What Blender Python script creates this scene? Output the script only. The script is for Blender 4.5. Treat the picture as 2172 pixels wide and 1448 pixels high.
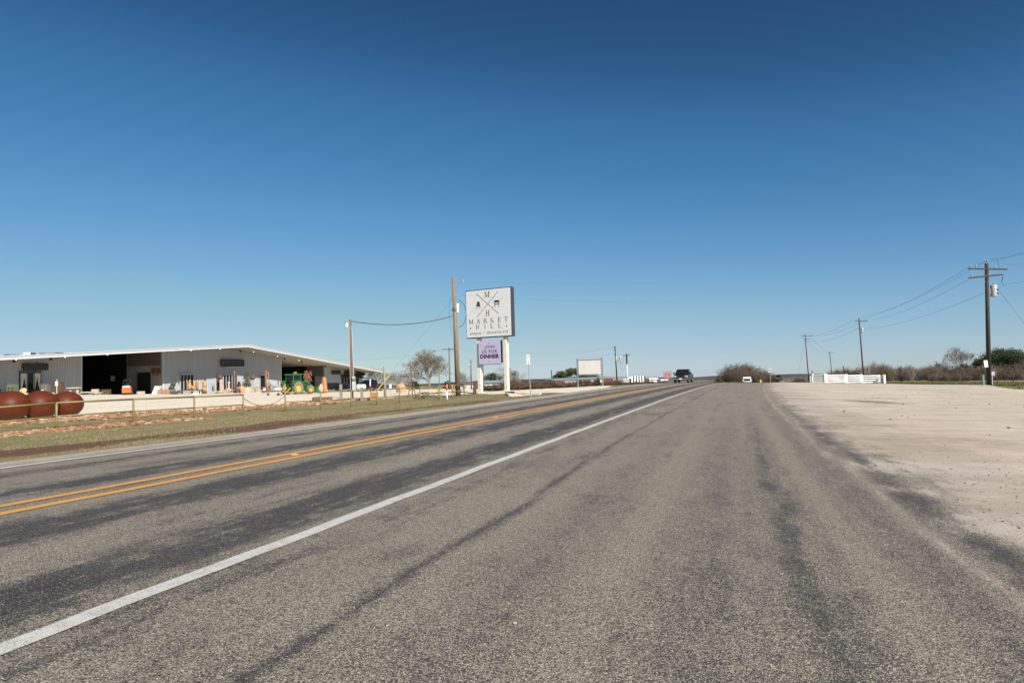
import bpy, math, random
import numpy as np
from mathutils import Vector, Matrix
PI = math.pi
R = math.radians
for o in list(bpy.data.objects):
    bpy.data.objects.remove(o)
SC = bpy.context.scene
COL = SC.collection
random.seed(7)
RNG = np.random.default_rng(11)

# ------------------------------------------------------------------ camera
F, CX, CY = 1448.0, 1086.0, 724.0          # focal length and centre in photo pixels
CAMH, PITCH, ROLL = 1.19, 0.0473, 0.02743
cp_, sp_ = math.cos(PITCH), math.sin(PITCH)
FW = np.array([0, cp_, sp_]); U0 = np.array([0, -sp_, cp_]); R0 = np.array([1.0, 0, 0])
RT = math.cos(ROLL) * R0 - math.sin(ROLL) * U0
UP = math.sin(ROLL) * R0 + math.cos(ROLL) * U0
cam = bpy.data.cameras.new('camera')
cam.sensor_width = 36; cam.lens = 24.0; cam.clip_start = 0.1; cam.clip_end = 20000
camo = bpy.data.objects.new('camera', cam); COL.objects.link(camo)
M4 = Matrix(((RT[0], UP[0], -FW[0], 0), (RT[1], UP[1], -FW[1], 0), (RT[2], UP[2], -FW[2], CAMH), (0, 0, 0, 1)))
camo.matrix_world = M4
SC.camera = camo

# ------------------------------------------------------------------ sky, sun, exposure
SUN_AZ, SUN_EL = 35.0, 36.5                # azimuth measured from straight behind the camera towards its right
world = bpy.data.worlds.new('World'); SC.world = world; world.use_nodes = True
wn = world.node_tree.nodes; wl = world.node_tree.links; wn.clear()
wo = wn.new('ShaderNodeOutputWorld'); bg = wn.new('ShaderNodeBackground'); sky = wn.new('ShaderNodeTexSky')
sky.sky_type = 'NISHITA'; sky.sun_disc = False
sky.sun_elevation = R(SUN_EL); sky.sun_rotation = R(180 - SUN_AZ)
sky.altitude = 2000; sky.air_density = 1.0; sky.dust_density = 0.0; sky.ozone_density = 4.0
# deeper, more saturated winter blue: the clear sky graded per channel
sca = wn.new('ShaderNodeVectorMath'); sca.operation = 'SCALE'; sca.inputs[3].default_value = 0.1; wl.new(sky.outputs[0], sca.inputs[0])
cur = wn.new('ShaderNodeRGBCurve'); cm_ = cur.mapping; cm_.use_clip = False; cm_.extend = 'EXTRAPOLATED'
for ch, pts in zip(cm_.curves, (((0, 0), (.074, .0212), (.114, .0545), (.342, .266), (.59, .41), (1, .56)), ((0, 0), (.138, .0782), (.212, .184), (.565, .49), (.81, .585), (1, .66)), ((0, 0), (.287, .198), (.413, .407), (.823, .68), (.89, .665), (1, .70)))):
    ch.points[0].location = pts[0]; ch.points[1].location = pts[-1]
    for p in pts[1:-1]: ch.points.new(*p)
cm_.update(); wl.new(sca.outputs[0], cur.inputs['Color'])
scb = wn.new('ShaderNodeVectorMath'); scb.operation = 'SCALE'; scb.inputs[3].default_value = 10.0; wl.new(cur.outputs[0], scb.inputs[0])
bg.inputs['Strength'].default_value = 0.059
wl.new(scb.outputs[0], bg.inputs[0]); wl.new(bg.outputs[0], wo.inputs[0])
sl = bpy.data.lights.new('sun', 'SUN'); sl.energy = 4.6; sl.angle = R(0.53); sl.color = (1.0, 0.94, 0.85)
slo = bpy.data.objects.new('sun', sl); COL.objects.link(slo)
sd = Vector((math.sin(R(SUN_AZ)) * math.cos(R(SUN_EL)), -math.cos(R(SUN_AZ)) * math.cos(R(SUN_EL)), math.sin(R(SUN_EL))))
slo.rotation_euler = sd.to_track_quat('Z', 'Y').to_euler(); slo.location = (30, -30, 40)
SC.view_settings.view_transform = 'Standard'; SC.view_settings.look = 'None'
SC.view_settings.exposure = 0.75; SC.view_settings.gamma = 1.0

# ------------------------------------------------------------------ photo pixel -> point in the place
def U(px, py, Y):
    d = RT * (px - CX) / F - UP * (py - CY) / F + FW
    k = Y / d[1]
    return np.array([d[0] * k, Y, CAMH + d[2] * k])
def hor(px):
    return 792.5 - 0.02743 * (px - CX)

# ------------------------------------------------------------------ road frame
TH, X0, KAP = 0.29869, -7.06678, 0.00086
DV = np.array([math.sin(TH), math.cos(TH)]); NV = np.array([math.cos(TH), -math.sin(TH)])
def lat(s):
    s = np.asarray(s, float); c = np.clip(s, 0, 160)
    return X0 + 0.5 * KAP * c * c + np.where(s > 160, (s - 160) * KAP * 160, 0)
def prof(s):
    s = np.asarray(s, float); u = np.clip(s, -20, 108) / 100
    z = -0.96145 * u + 0.36234 * u**2 + 1.43681 * u**3 - 1.62322 * u**4
    return z + np.where(s > 108, -0.036 * np.clip(s - 108, 0, 260), 0)
def st2xy(s, t):
    l = lat(s) + t
    return s * DV[0] + l * NV[0], s * DV[1] + l * NV[1]
def xy2st(x, y):
    s = x * DV[0] + y * DV[1]
    return s, x * NV[0] + y * NV[1] - lat(s)
def roadz(s, t):
    t = np.asarray(t, float)
    return prof(s) + np.where(t < 0, -0.00806 / 1.0 * np.clip(t, -6, 0), -0.02114 * np.clip(t, 0, 30))

# building frame (gable front seen from the road)
BO = np.array([-43.4, 112.0]); BX = np.array([0.292, 0.956]) / math.hypot(.292, .956); BY = np.array([-BX[1], BX[0]])
def fac(px, b, py=800.0):
    """point of the plane b metres behind the roof edge that shows at pixel column px -> (w, x, y)"""
    d = RT * (px - CX) / F - UP * (py - CY) / F + FW
    r = d[0] / d[1]
    o = BO + BY * b
    w = (r * o[1] - o[0]) / (BX[0] - r * BX[1])
    p = o + BX * w
    return w, p[0], p[1]

# ------------------------------------------------------------------ terrain
FEN = lambda px: 33.59 / (0.453 - (px - CX) / F)       # depth of the pipe fence at a pixel column
CTRL = []
def ctl(px, py, Y): p = U(px, py, Y); CTRL.append((p[0], p[1], p[2]))
for px, py in ((-150, 948), (0, 922), (120, 911), (283, 897.5), (412, 888), (516, 880), (605, 872.5), (680, 868), (745, 863), (800, 859), (848, 855), (891, 851), (930, 848), (963, 845), (1006, 837.5)):
    ctl(px, py, FEN(px))
for a in ((-120, 909, 30), (0, 899.6, 32), (280, 880, 38), (600, 861, 50), (780, 846, 62), (860, 840, 68), (80, 887, 36), (300, 850, 56),
          (745, 845, 62), (972, 838, 64.5), (1017, 832, 70), (1070, 828.5, 70), (1080, 833.5, 60), (1203, 832.5, 48),
          (1105, 828, 78), (1200, 823, 92), (1300, 818, 112), (1400, 814, 135), (900, 828, 110), (860, 829, 100), (920, 825, 140),
          (1230, 832, 190), (1100, 832, 190), (1340, 828, 190), (1450, 826, 230),
          (640, 836, 92), (720, 831, 112), (790, 829, 112), (820, 826, 150), (760, 826, 200), (500, 832, 200), (200, 838, 200),
          (1640, 812, 98), (1705, 812.5, 104), (1800, 812.5, 103), (1875, 813, 100), (2000, 817, 84), (2098, 815.5, 62), (2172, 824, 60), (2172, 815, 85), (2300, 834, 50),
          (1850, 806, 145), (2050, 806, 150), (2172, 806, 150), (1720, 800, 200), (1760, 800, 330), (1580, 822, 215), (1690, 806, 300),
          (1900, 803, 300), (2172, 795, 300), (1500, 816, 400), (1000, 815, 400), (300, 840, 400)):
    ctl(*a)
for px, py, b in ((20, 839, 1), (180, 837, 0), (345, 836, 0), (480, 833.2, 0), (600, 831, 0), (720, 827, 0), (800, 824.5, 0)):
    w, x, y = fac(px, b); ctl(px, py, y)
for px in range(-2400, 4800, 500):
    ctl(px, hor(px) + 33, 1000.0); ctl(px, hor(px) + 40, 2600.0); ctl(px, hor(px) + 42, 5000.0)
for a in range(0, 360, 30):
    for r_ in (40, 300, 2500):
        x, y = r_ * math.sin(R(a)), r_ * math.cos(R(a))
        if y < -5: CTRL.append((x, y, -0.2 - r_ * 0.002))
for s in np.concatenate([np.arange(-14, 60, 6), np.arange(60, 130, 8)]):
    for t in (-4.5, 2, 9, 14):
        x, y = st2xy(s, t); CTRL.append((float(x), float(y), float(roadz(s, t))))
for s in (6, 14, 24, 34, 46):
    for t in (20, 28):
        x, y = st2xy(s, t); CTRL.append((float(x), float(y), float(roadz(s, t))))
CTRL = np.array(CTRL)
def warp(x, y):
    r = np.hypot(x, y) + 6.0; a = np.arctan2(x, y)
    return np.stack([np.log(r) * 1.0, a * 1.3], -1)
_W = warp(CTRL[:, 0], CTRL[:, 1]); _n = len(_W)
_D = np.linalg.norm(_W[:, None] - _W[None], axis=2)
_A = np.zeros((_n + 1, _n + 1)); _A[:_n, :_n] = _D - 0.004 * np.eye(_n); _A[:_n, _n] = 1; _A[_n, :_n] = 1
_C = np.linalg.solve(_A, np.r_[CTRL[:, 2], 0])
def smooth(a, b, v):
    k = np.clip((v - a) / (b - a), 0, 1); return k * k * (3 - 2 * k)
def ground(x, y):
    x = np.atleast_1d(np.asarray(x, float)); y = np.atleast_1d(np.asarray(y, float))
    w = warp(x, y); out = np.empty(len(x))
    for i in range(0, len(x), 4000):
        d = np.linalg.norm(w[i:i + 4000, None] - _W[None], axis=2)
        out[i:i + 4000] = d @ _C[:_n] + _C[_n]
    s, t = xy2st(x, y)
    k = smooth(-8.5, -4.45, t) * (1 - smooth(12, 26, t)) * (1 - smooth(300, 500, s)) * smooth(-120, -60, s)
    return out * (1 - k) + roadz(s, t) * k
def gz(x, y): return float(ground(x, y)[0])
def gp(px, Y):
    """ground point at a photo column and a distance"""
    py = hor(px) + 1.5 * F / Y
    for _ in range(6):
        p = U(px, py, Y); py += (p[2] - gz(p[0], p[1])) * F / Y
    p = U(px, py, Y); p[2] = gz(p[0], p[1]); return p
def top_h(px, py, Y, z0):
    return U(px, py, Y)[2] - z0
def gpf(px, b):
    """ground point in front of the building: pixel column, b metres behind the roof edge"""
    w, x, y = fac(px, b, 830); return np.array([x, y, gz(x, y)])

# ------------------------------------------------------------------ materials
def nodes_of(m):
    m.use_nodes = True; n = m.node_tree.nodes; l = m.node_tree.links; n.clear()
    o = n.new('ShaderNodeOutputMaterial'); b = n.new('ShaderNodeBsdfPrincipled'); l.new(b.outputs[0], o.inputs[0])
    return n, l, b
def ramp(n, l, src, pts, interp='LINEAR'):
    r = n.new('ShaderNodeValToRGB'); e = r.color_ramp.elements; r.color_ramp.interpolation = interp
    while len(e) < len(pts): e.new(0.5)
    for i, (p, c) in enumerate(pts):
        e[i].position = p; e[i].color = (c, c, c, 1) if isinstance(c, (int, float)) else (*c, 1)
    l.new(src, r.inputs[0]); return r.outputs[0]
def mth(n, l, op, a, b=None, c=None, clamp=False):
    m = n.new('ShaderNodeMath'); m.operation = op; m.use_clamp = clamp
    for i, v in enumerate((a, b, c)):
        if v is None: continue
        if isinstance(v, (int, float)): m.inputs[i].default_value = v
        else: l.new(v, m.inputs[i])
    return m.outputs[0]
def mixc(n, l, f, a, b, mode='MIX'):
    m = n.new('ShaderNodeMix'); m.data_type = 'RGBA'; m.blend_type = mode
    for i, v in ((0, f), (6, a), (7, b)):
        if isinstance(v, (int, float)): m.inputs[i].default_value = v
        elif isinstance(v, tuple): m.inputs[i].default_value = (*v, 1)
        else: l.new(v, m.inputs[i])
    return m.outputs[2]
def noise(n, l, vec, scale, detail=3, rough=0.55):
    t = n.new('ShaderNodeTexNoise'); t.inputs['Scale'].default_value = scale
    t.inputs['Detail'].default_value = detail; t.inputs['Roughness'].default_value = rough
    if vec is not None: l.new(vec, t.inputs['Vector'])
    return t.outputs[0]
def mapping(n, l, vec, scale):
    m = n.new('ShaderNodeMapping'); m.inputs['Scale'].default_value = scale; l.new(vec, m.inputs['Vector']); return m.outputs[0]
def bump(n, l, b, h, strength, dist):
    k = n.new('ShaderNodeBump'); k.inputs['Strength'].default_value = strength; k.inputs['Distance'].default_value = dist
    l.new(h, k.inputs['Height']); l.new(k.outputs[0], b.inputs['Normal'])
MATS = {}
def mat(name, col, rough=0.7, var=0.25, scale=6.0, metal=0.0, col2=None, stretch=(1, 1, 1), bmp=0.15, spec=None, amount=0.5):
    if name in MATS: return MATS[name]
    m = bpy.data.materials.new(name); n, l, b = nodes_of(m)
    tc = n.new('ShaderNodeTexCoord'); v = mapping(n, l, tc.outputs['Object'], stretch)
    f = noise(n, l, v, scale, 5, 0.65)
    lo = tuple(c * (1 - var) for c in col); hi = tuple(min(1, c * (1 + var)) for c in col)
    c = ramp(n, l, f, [(0.3, lo), (0.7, hi)])
    if col2:
        f2 = noise(n, l, v, scale * 0.37, 6, 0.7)
        k = ramp(n, l, f2, [(amount - .06, 0.0), (amount + .08, 1.0)])
        c = mixc(n, l, k, c, col2)
    l.new(c, b.inputs['Base Color']); b.inputs['Roughness'].default_value = rough; b.inputs['Metallic'].default_value = metal
    if spec is not None: b.inputs['Specular IOR Level'].default_value = spec
    if bmp: bump(n, l, b, f, bmp, 0.02)
    MATS[name] = m; return m
def leafmat(name, c1, c2, rough=0.7):
    if name in MATS: return MATS[name]
    m = bpy.data.materials.new(name); n, l, b = nodes_of(m)
    g = n.new('ShaderNodeNewGeometry')
    c = ramp(n, l, g.outputs['Random Per Island'], [(0, c1), (0.55, tuple((a + d) / 2 for a, d in zip(c1, c2))), (1, c2)])
    l.new(c, b.inputs['Base Color']); b.inputs['Roughness'].default_value = rough
    b.inputs['Specular IOR Level'].default_value = 0.25
    MATS[name] = m; return m
def glow(name, col, st):
    if name in MATS: return MATS[name]
    m = bpy.data.materials.new(name); n, l, b = nodes_of(m)
    b.inputs['Base Color'].default_value = (*col, 1); b.inputs['Emission Color'].default_value = (*col, 1); b.inputs['Emission Strength'].default_value = st
    MATS[name] = m; return m

# ---- pavement and gravel: chips of stone in tar; wheel tracks, seams and the ragged gravel edge come from the road frame
def pavement_material():
    m = bpy.data.materials.new('chip_seal_and_gravel'); n, l, b = nodes_of(m)
    g = n.new('ShaderNodeNewGeometry'); P = g.outputs['Position']
    at = n.new('ShaderNodeAttribute'); at.attribute_name = 'st'; sx = n.new('ShaderNodeSeparateXYZ'); l.new(at.outputs['Vector'], sx.inputs[0])
    S_, T_, L_ = sx.outputs[0], sx.outputs[1], sx.outputs[2]
    ST = at.outputs['Vector']
    # stone chips
    v = n.new('ShaderNodeTexVoronoi'); v.inputs['Scale'].default_value = 150; l.new(P, v.inputs['Vector'])
    vs = n.new('ShaderNodeSeparateColor'); l.new(v.outputs['Color'], vs.inputs[0])
    v2 = n.new('ShaderNodeTexVoronoi'); v2.inputs['Scale'].default_value = 75; l.new(P, v2.inputs['Vector'])
    v2s = n.new('ShaderNodeSeparateColor'); l.new(v2.outputs['Color'], v2s.inputs[0])
    fine = noise(n, l, P, 160, 2)
    gap = ramp(n, l, v.outputs['Distance'], [(0.35, 1.0), (0.75, 0.35)])
    big = noise(n, l, P, 0.75, 5, 0.62)
    mid = noise(n, l, P, 3.2, 5, 0.65)
    str_v = mapping(n, l, ST, (0.16, 1.0, 0)); strk = noise(n, l, str_v, 1.5, 5, 0.62)
    strk2 = noise(n, l, mapping(n, l, ST, (0.35, 2.4, 0)), 2.2, 4, 0.6)
    chips = ramp(n, l, vs.outputs[0], [(0.0, (.028, .026, .022)), (0.2, (.105, .093, .07)), (0.45, (.285, .25, .194)), (0.75, (.385, .34, .268)), (0.93, (.54, .48, .39)), (1.0, (.72, .64, .53))])
    dark = ramp(n, l, vs.outputs[0], [(0.0, (.012, .013, .017)), (0.45, (.023, .024, .030)), (0.75, (.058, .058, .063)), (0.92, (.16, .15, .135)), (1.0, (.38, .35, .30))])
    rust = ramp(n, l, v2s.outputs[1], [(0.965, 0.0), (0.975, 1.0)])
    chips = mixc(n, l, mth(n, l, 'MULTIPLY', rust, 0.3), chips, (.30, .14, .06))
    # worn wheel tracks
    wob = mth(n, l, 'MULTIPLY_ADD', strk, 0.5, -0.25)
    tt = mth(n, l, 'ADD', T_, wob)
    def band(c, w, soft):
        d = mth(n, l, 'ABSOLUTE', mth(n, l, 'SUBTRACT', tt, c))
        return ramp(n, l, d, [(max(0.0, w - soft), 1.0), (w + soft, 0.0)])
    def addm(a, bb): return mth(n, l, 'MAXIMUM', a, bb)
    trk = addm(addm(band(1.15, 0.48, 0.26), band(2.93, 0.44, 0.26)), addm(mth(n, l, 'MULTIPLY', band(-0.95, 0.40, 0.24), 0.95), mth(n, l, 'MULTIPLY', band(-2.7, 0.26, 0.24), 0.8)))
    patch = ramp(n, l, mth(n, l, 'ADD', mth(n, l, 'MULTIPLY', strk2, 0.55), mth(n, l, 'MULTIPLY', mid, 0.45)), [(0.40, 0.0), (0.57, 1.0)])
    trk = mth(n, l, 'MULTIPLY', trk, mth(n, l, 'MULTIPLY_ADD', patch, 0.8, 0.35))
    # shoulder: broad darker wear, seam line and scuffs
    sh = addm(mth(n, l, 'MULTIPLY', band(7.55, 0.16, 0.26), 0.72), mth(n, l, 'MULTIPLY', band(6.95, 0.5, 0.45), 0.46))
    sh2 = addm(addm(mth(n, l, 'MULTIPLY', band(8.95, 0.14, 0.2), 1.0), mth(n, l, 'MULTIPLY', band(8.35, 0.35, 0.4), 0.5)), mth(n, l, 'MULTIPLY', band(5.75, 0.25, 0.4), 0.42))
    nearf = ramp(n, l, mth(n, l, 'MULTIPLY', S_, 0.01), [(0.08, 1.0), (0.38, 0.12)])
    sh = mth(n, l, 'MULTIPLY', sh, nearf); sh2 = mth(n, l, 'MULTIPLY', sh2, mth(n, l, 'MULTIPLY_ADD', nearf, 0.8, 0.2))
    pale = addm(mth(n, l, 'MULTIPLY', band(6.3, 0.03, 0.13), 0.75), mth(n, l, 'MULTIPLY', band(7.98, 0.03, 0.12), 0.6))
    seam = mth(n, l, 'MULTIPLY', band(4.95, 0.03, 0.11), 0.75)
    scuff = mth(n, l, 'MULTIPLY', ramp(n, l, mth(n, l, 'ADD', mth(n, l, 'MULTIPLY', big, 0.45), mth(n, l, 'MULTIPLY', strk, 0.55)), [(0.45, 0.0), (0.62, 1.0)]), 0.58)
    sho = mth(n, l, 'MULTIPLY', addm(addm(sh, sh2), addm(seam, scuff)), mth(n, l, 'MULTIPLY_ADD', patch, 0.55, 0.45))
    edge_l = mth(n, l, 'MULTIPLY', band(3.95, 0.2, 0.2), mth(n, l, 'MULTIPLY', patch, 0.6))
    D = mth(n, l, 'SUBTRACT', addm(addm(trk, sho), edge_l), mth(n, l, 'MULTIPLY', mth(n, l, 'MULTIPLY', pale, nearf), patch), clamp=True)
    # stones poke through the dark wear here and there
    far = ramp(n, l, mth(n, l, 'MULTIPLY', S_, 0.01), [(0.25, 0.0), (0.8, 1.0)])
    D = mth(n, l, 'MULTIPLY', D, mth(n, l, 'MULTIPLY_ADD', far, -0.12, 1.0))
    # each chip is either tarred over or bare: the wear mask is the share of dark chips
    gran = noise(n, l, P, 17, 5, 0.8)
    thr = mth(n, l, 'ADD', mth(n, l, 'MULTIPLY', vs.outputs[1], 0.55), mth(n, l, 'MULTIPLY_ADD', gran, 1.1, -0.42))
    Dh = mth(n, l, 'MULTIPLY_ADD', mth(n, l, 'SUBTRACT', D, thr), 3.2, 0.5, clamp=True)
    D = mth(n, l, 'ADD', mth(n, l, 'MULTIPLY', Dh, 0.8), mth(n, l, 'MULTIPLY', D, 0.2), clamp=True)
    asph = mixc(n, l, D, chips, dark)
    asph = mixc(n, l, mth(n, l, 'MULTIPLY_ADD', mid, 0.5, -0.1), asph, mixc(n, l, 0.5, asph, (.30, .26, .21)))
    # gravel lot
    gcol = ramp(n, l, v2s.outputs[0], [(0.0, (.30, .25, .195)), (0.15, (.54, .465, .38)), (0.6, (.70, .62, .52)), (1.0, (.82, .75, .65))])
    gcol2 = ramp(n, l, vs.outputs[2], [(0.0, (.30, .25, .195)), (0.25, (.57, .495, .405)), (1.0, (.78, .695, .59))])
    grav = mixc(n, l, 0.5, gcol, gcol2)
    stain = ramp(n, l, noise(n, l, mapping(n, l, ST, (0.5, 0.12, 0)), 1.3, 6, 0.65), [(0.44, 0.0), (0.64, 0.8)])
    grav = mixc(n, l, stain, grav, (.47, .355, .265))
    mott = ramp(n, l, noise(n, l, P, 1.1, 7, 0.75), [(0.45, 0.0), (0.65, 0.55)])
    grav = mixc(n, l, mott, grav, (.42, .335, .265))
    blot = ramp(n, l, noise(n, l, P, 0.35, 6, 0.72), [(0.53, 0.0), (0.66, 0.7)])
    grav = mixc(n, l, blot, grav, (.34, .285, .235))
    sp = U(1856, 857, 31.0); vd = n.new('ShaderNodeVectorMath'); vd.operation = 'SUBTRACT'; l.new(P, vd.inputs[0]); vd.inputs[1].default_value = tuple(sp)
    vsx = n.new('ShaderNodeSeparateXYZ'); l.new(vd.outputs[0], vsx.inputs[0])
    dd_ = mth(n, l, 'SQRT', mth(n, l, 'ADD', mth(n, l, 'POWER', mth(n, l, 'MULTIPLY', vsx.outputs[0], 0.9), 2.0), mth(n, l, 'POWER', mth(n, l, 'MULTIPLY', vsx.outputs[1], 0.32), 2.0)))
    spot_ = ramp(n, l, mth(n, l, 'ADD', dd_, mth(n, l, 'MULTIPLY_ADD', mid, 1.6, -0.8)), [(0.25, 0.85), (0.95, 0.0)])
    grav = mixc(n, l, spot_, grav, (.20, .145, .105))
    # boundary: st.t - 8.95 with ragged noise, plus tongues of thrown gravel on the tar
    e = mth(n, l, 'ADD', mth(n, l, 'SUBTRACT', T_, 9.35), mth(n, l, 'MULTIPLY_ADD', strk2, 2.2, -1.1))
    e = mth(n, l, 'ADD', e, mth(n, l, 'MULTIPLY_ADD', mid, 0.9, -0.45))
    e = mth(n, l, 'ADD', e, mth(n, l, 'MULTIPLY_ADD', big, 3.0, -1.5))
    e = mth(n, l, 'ADD', e, mth(n, l, 'MULTIPLY_ADD', vs.outputs[2], 0.9, -0.45))
    gm = ramp(n, l, mth(n, l, 'MULTIPLY_ADD', e, 0.4, 0.5), [(0.38, 0.0), (0.62, 1.0)])
    gstrip = mth(n, l, 'MULTIPLY', band(8.62, 0.02, 0.10), mth(n, l, 'MULTIPLY', ramp(n, l, vs.outputs[2], [(0.3, 0.0), (0.5, 1.0)]), patch))
    gm = mth(n, l, 'MAXIMUM', gm, mth(n, l, 'MULTIPLY', gstrip, 0.75))
    mud = ramp(n, l, mth(n, l, 'ABSOLUTE', mth(n, l, 'SUBTRACT', e, 0.9)), [(0.0, 0.55), (1.6, 0.0)])
    grav = mixc(n, l, mth(n, l, 'MULTIPLY', mud, mth(n, l, 'MULTIPLY', mid, 1.2)), grav, (.17, .15, .13))
    # left gritty shoulder edge outside the white line
    gl = ramp(n, l, mth(n, l, 'ADD', T_, mth(n, l, 'MULTIPLY', mid, 0.3)), [(0.0, 0.0), (1.0, 1.0)])
    grit = ramp(n, l, mth(n, l, 'MULTIPLY_ADD', mth(n, l, 'ADD', T_, mth(n, l, 'MULTIPLY_ADD', mid, 0.4, -0.2)), -1.0, -3.2), [(0.4, 0.0), (0.9, 0.6)])
    col = mixc(n, l, gm, asph, grav)
    col = mixc(n, l, grit, col, gcol2)
    col = mixc(n, l, mth(n, l, 'MULTIPLY_ADD', gm, -0.5, 1.0), col, gap, 'MULTIPLY')
    l.new(col, b.inputs['Base Color']); b.inputs['Roughness'].default_value = 0.85
    b.inputs['Specular IOR Level'].default_value = 0.3
    h = mth(n, l, 'ADD', mth(n, l, 'MULTIPLY', v.outputs['Distance'], -1.0), mth(n, l, 'MULTIPLY', vs.outputs[1], 0.6))
    bump(n, l, b, h, 0.55, 0.008)
    return m
# ---- grass, dirt and crushed limestone on the left and in the field; masks are computed as distances per vertex
def terrain_material():
    m = bpy.data.materials.new('grass_dirt_and_limestone'); n, l, b = nodes_of(m)
    g = n.new('ShaderNodeNewGeometry'); P = g.outputs['Position']
    at = n.new('ShaderNodeAttribute'); at.attribute_name = 'st'; sx = n.new('ShaderNodeSeparateXYZ'); l.new(at.outputs['Vector'], sx.inputs[0])
    ay = n.new('ShaderNodeAttribute'); ay.attribute_name = 'yard'
    S_, T_ = sx.outputs[0], sx.outputs[1]; YD = ay.outputs['Fac']
    big = noise(n, l, P, 0.18, 5, 0.6); mid = noise(n, l, P, 1.3, 6, 0.7); fin = noise(n, l, P, 14, 4, 0.7)
    strk = noise(n, l, mapping(n, l, at.outputs['Vector'], (0.25, 1.4, 0)), 1.2, 5, 0.65)
    green = ramp(n, l, fin, [(0.25, (.07, .076, .027)), (0.5, (.14, .138, .053)), (0.75, (.23, .205, .098))])
    dry = ramp(n, l, fin, [(0.25, (.15, .112, .06)), (0.5, (.26, .20, .115)), (0.75, (.37, .295, .18))])
    gk = ramp(n, l, mth(n, l, 'ADD', mth(n, l, 'MULTIPLY', mid, 0.6), mth(n, l, 'MULTIPLY', big, 0.4)), [(0.38, 0.0), (0.58, 0.9)])
    grass = mixc(n, l, gk, green, dry)
    dirt = ramp(n, l, fin, [(0.25, (.075, .039, .023)), (0.55, (.13, .073, .045)), (0.8, (.21, .13, .085))])
    ad = n.new('ShaderNodeAttribute'); ad.attribute_name = 'dirt'
    dm = ramp(n, l, mth(n, l, 'ADD', ad.outputs['Fac'], mth(n, l, 'ADD', mth(n, l, 'MULTIPLY_ADD', mid, 1.6, -0.8), mth(n, l, 'MULTIPLY_ADD', strk, 1.2, -0.6))), [(0.35, 0.0), (0.65, 1.0)])
    c = mixc(n, l, dm, grass, dirt)
    v = n.new('ShaderNodeTexVoronoi'); v.inputs['Scale'].default_value = 9; l.new(P, v.inputs['Vector'])
    vs = n.new('ShaderNodeSeparateColor'); l.new(v.outputs['Color'], vs.inputs[0])
    lime = ramp(n, l, vs.outputs[0], [(0.0, (.51, .435, .33)), (0.5, (.645, .57, .455)), (1.0, (.74, .665, .555))])
    lime = mixc(n, l, ramp(n, l, noise(n, l, mapping(n, l, at.outputs['Vector'], (0.12, 0.5, 0)), 1.0, 5, 0.6), [(0.5, 0.0), (0.72, 0.6)]), lime, (.50, .41, .30))
    ym = ramp(n, l, mth(n, l, 'ADD', mth(n, l, 'MULTIPLY', YD, 0.5), mth(n, l, 'MULTIPLY_ADD', mid, 1.0, 0.0)), [(0.4, 0.0), (0.6, 1.0)])
    c = mixc(n, l, ym, c, lime)
    l.new(c, b.inputs['Base Color']); b.inputs['Roughness'].default_value = 0.95; b.inputs['Specular IOR Level'].default_value = 0.15
    bump(n, l, b, fin, 0.6, 0.06)
    return m
PAVE = pavement_material(); TERR = terrain_material()

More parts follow.
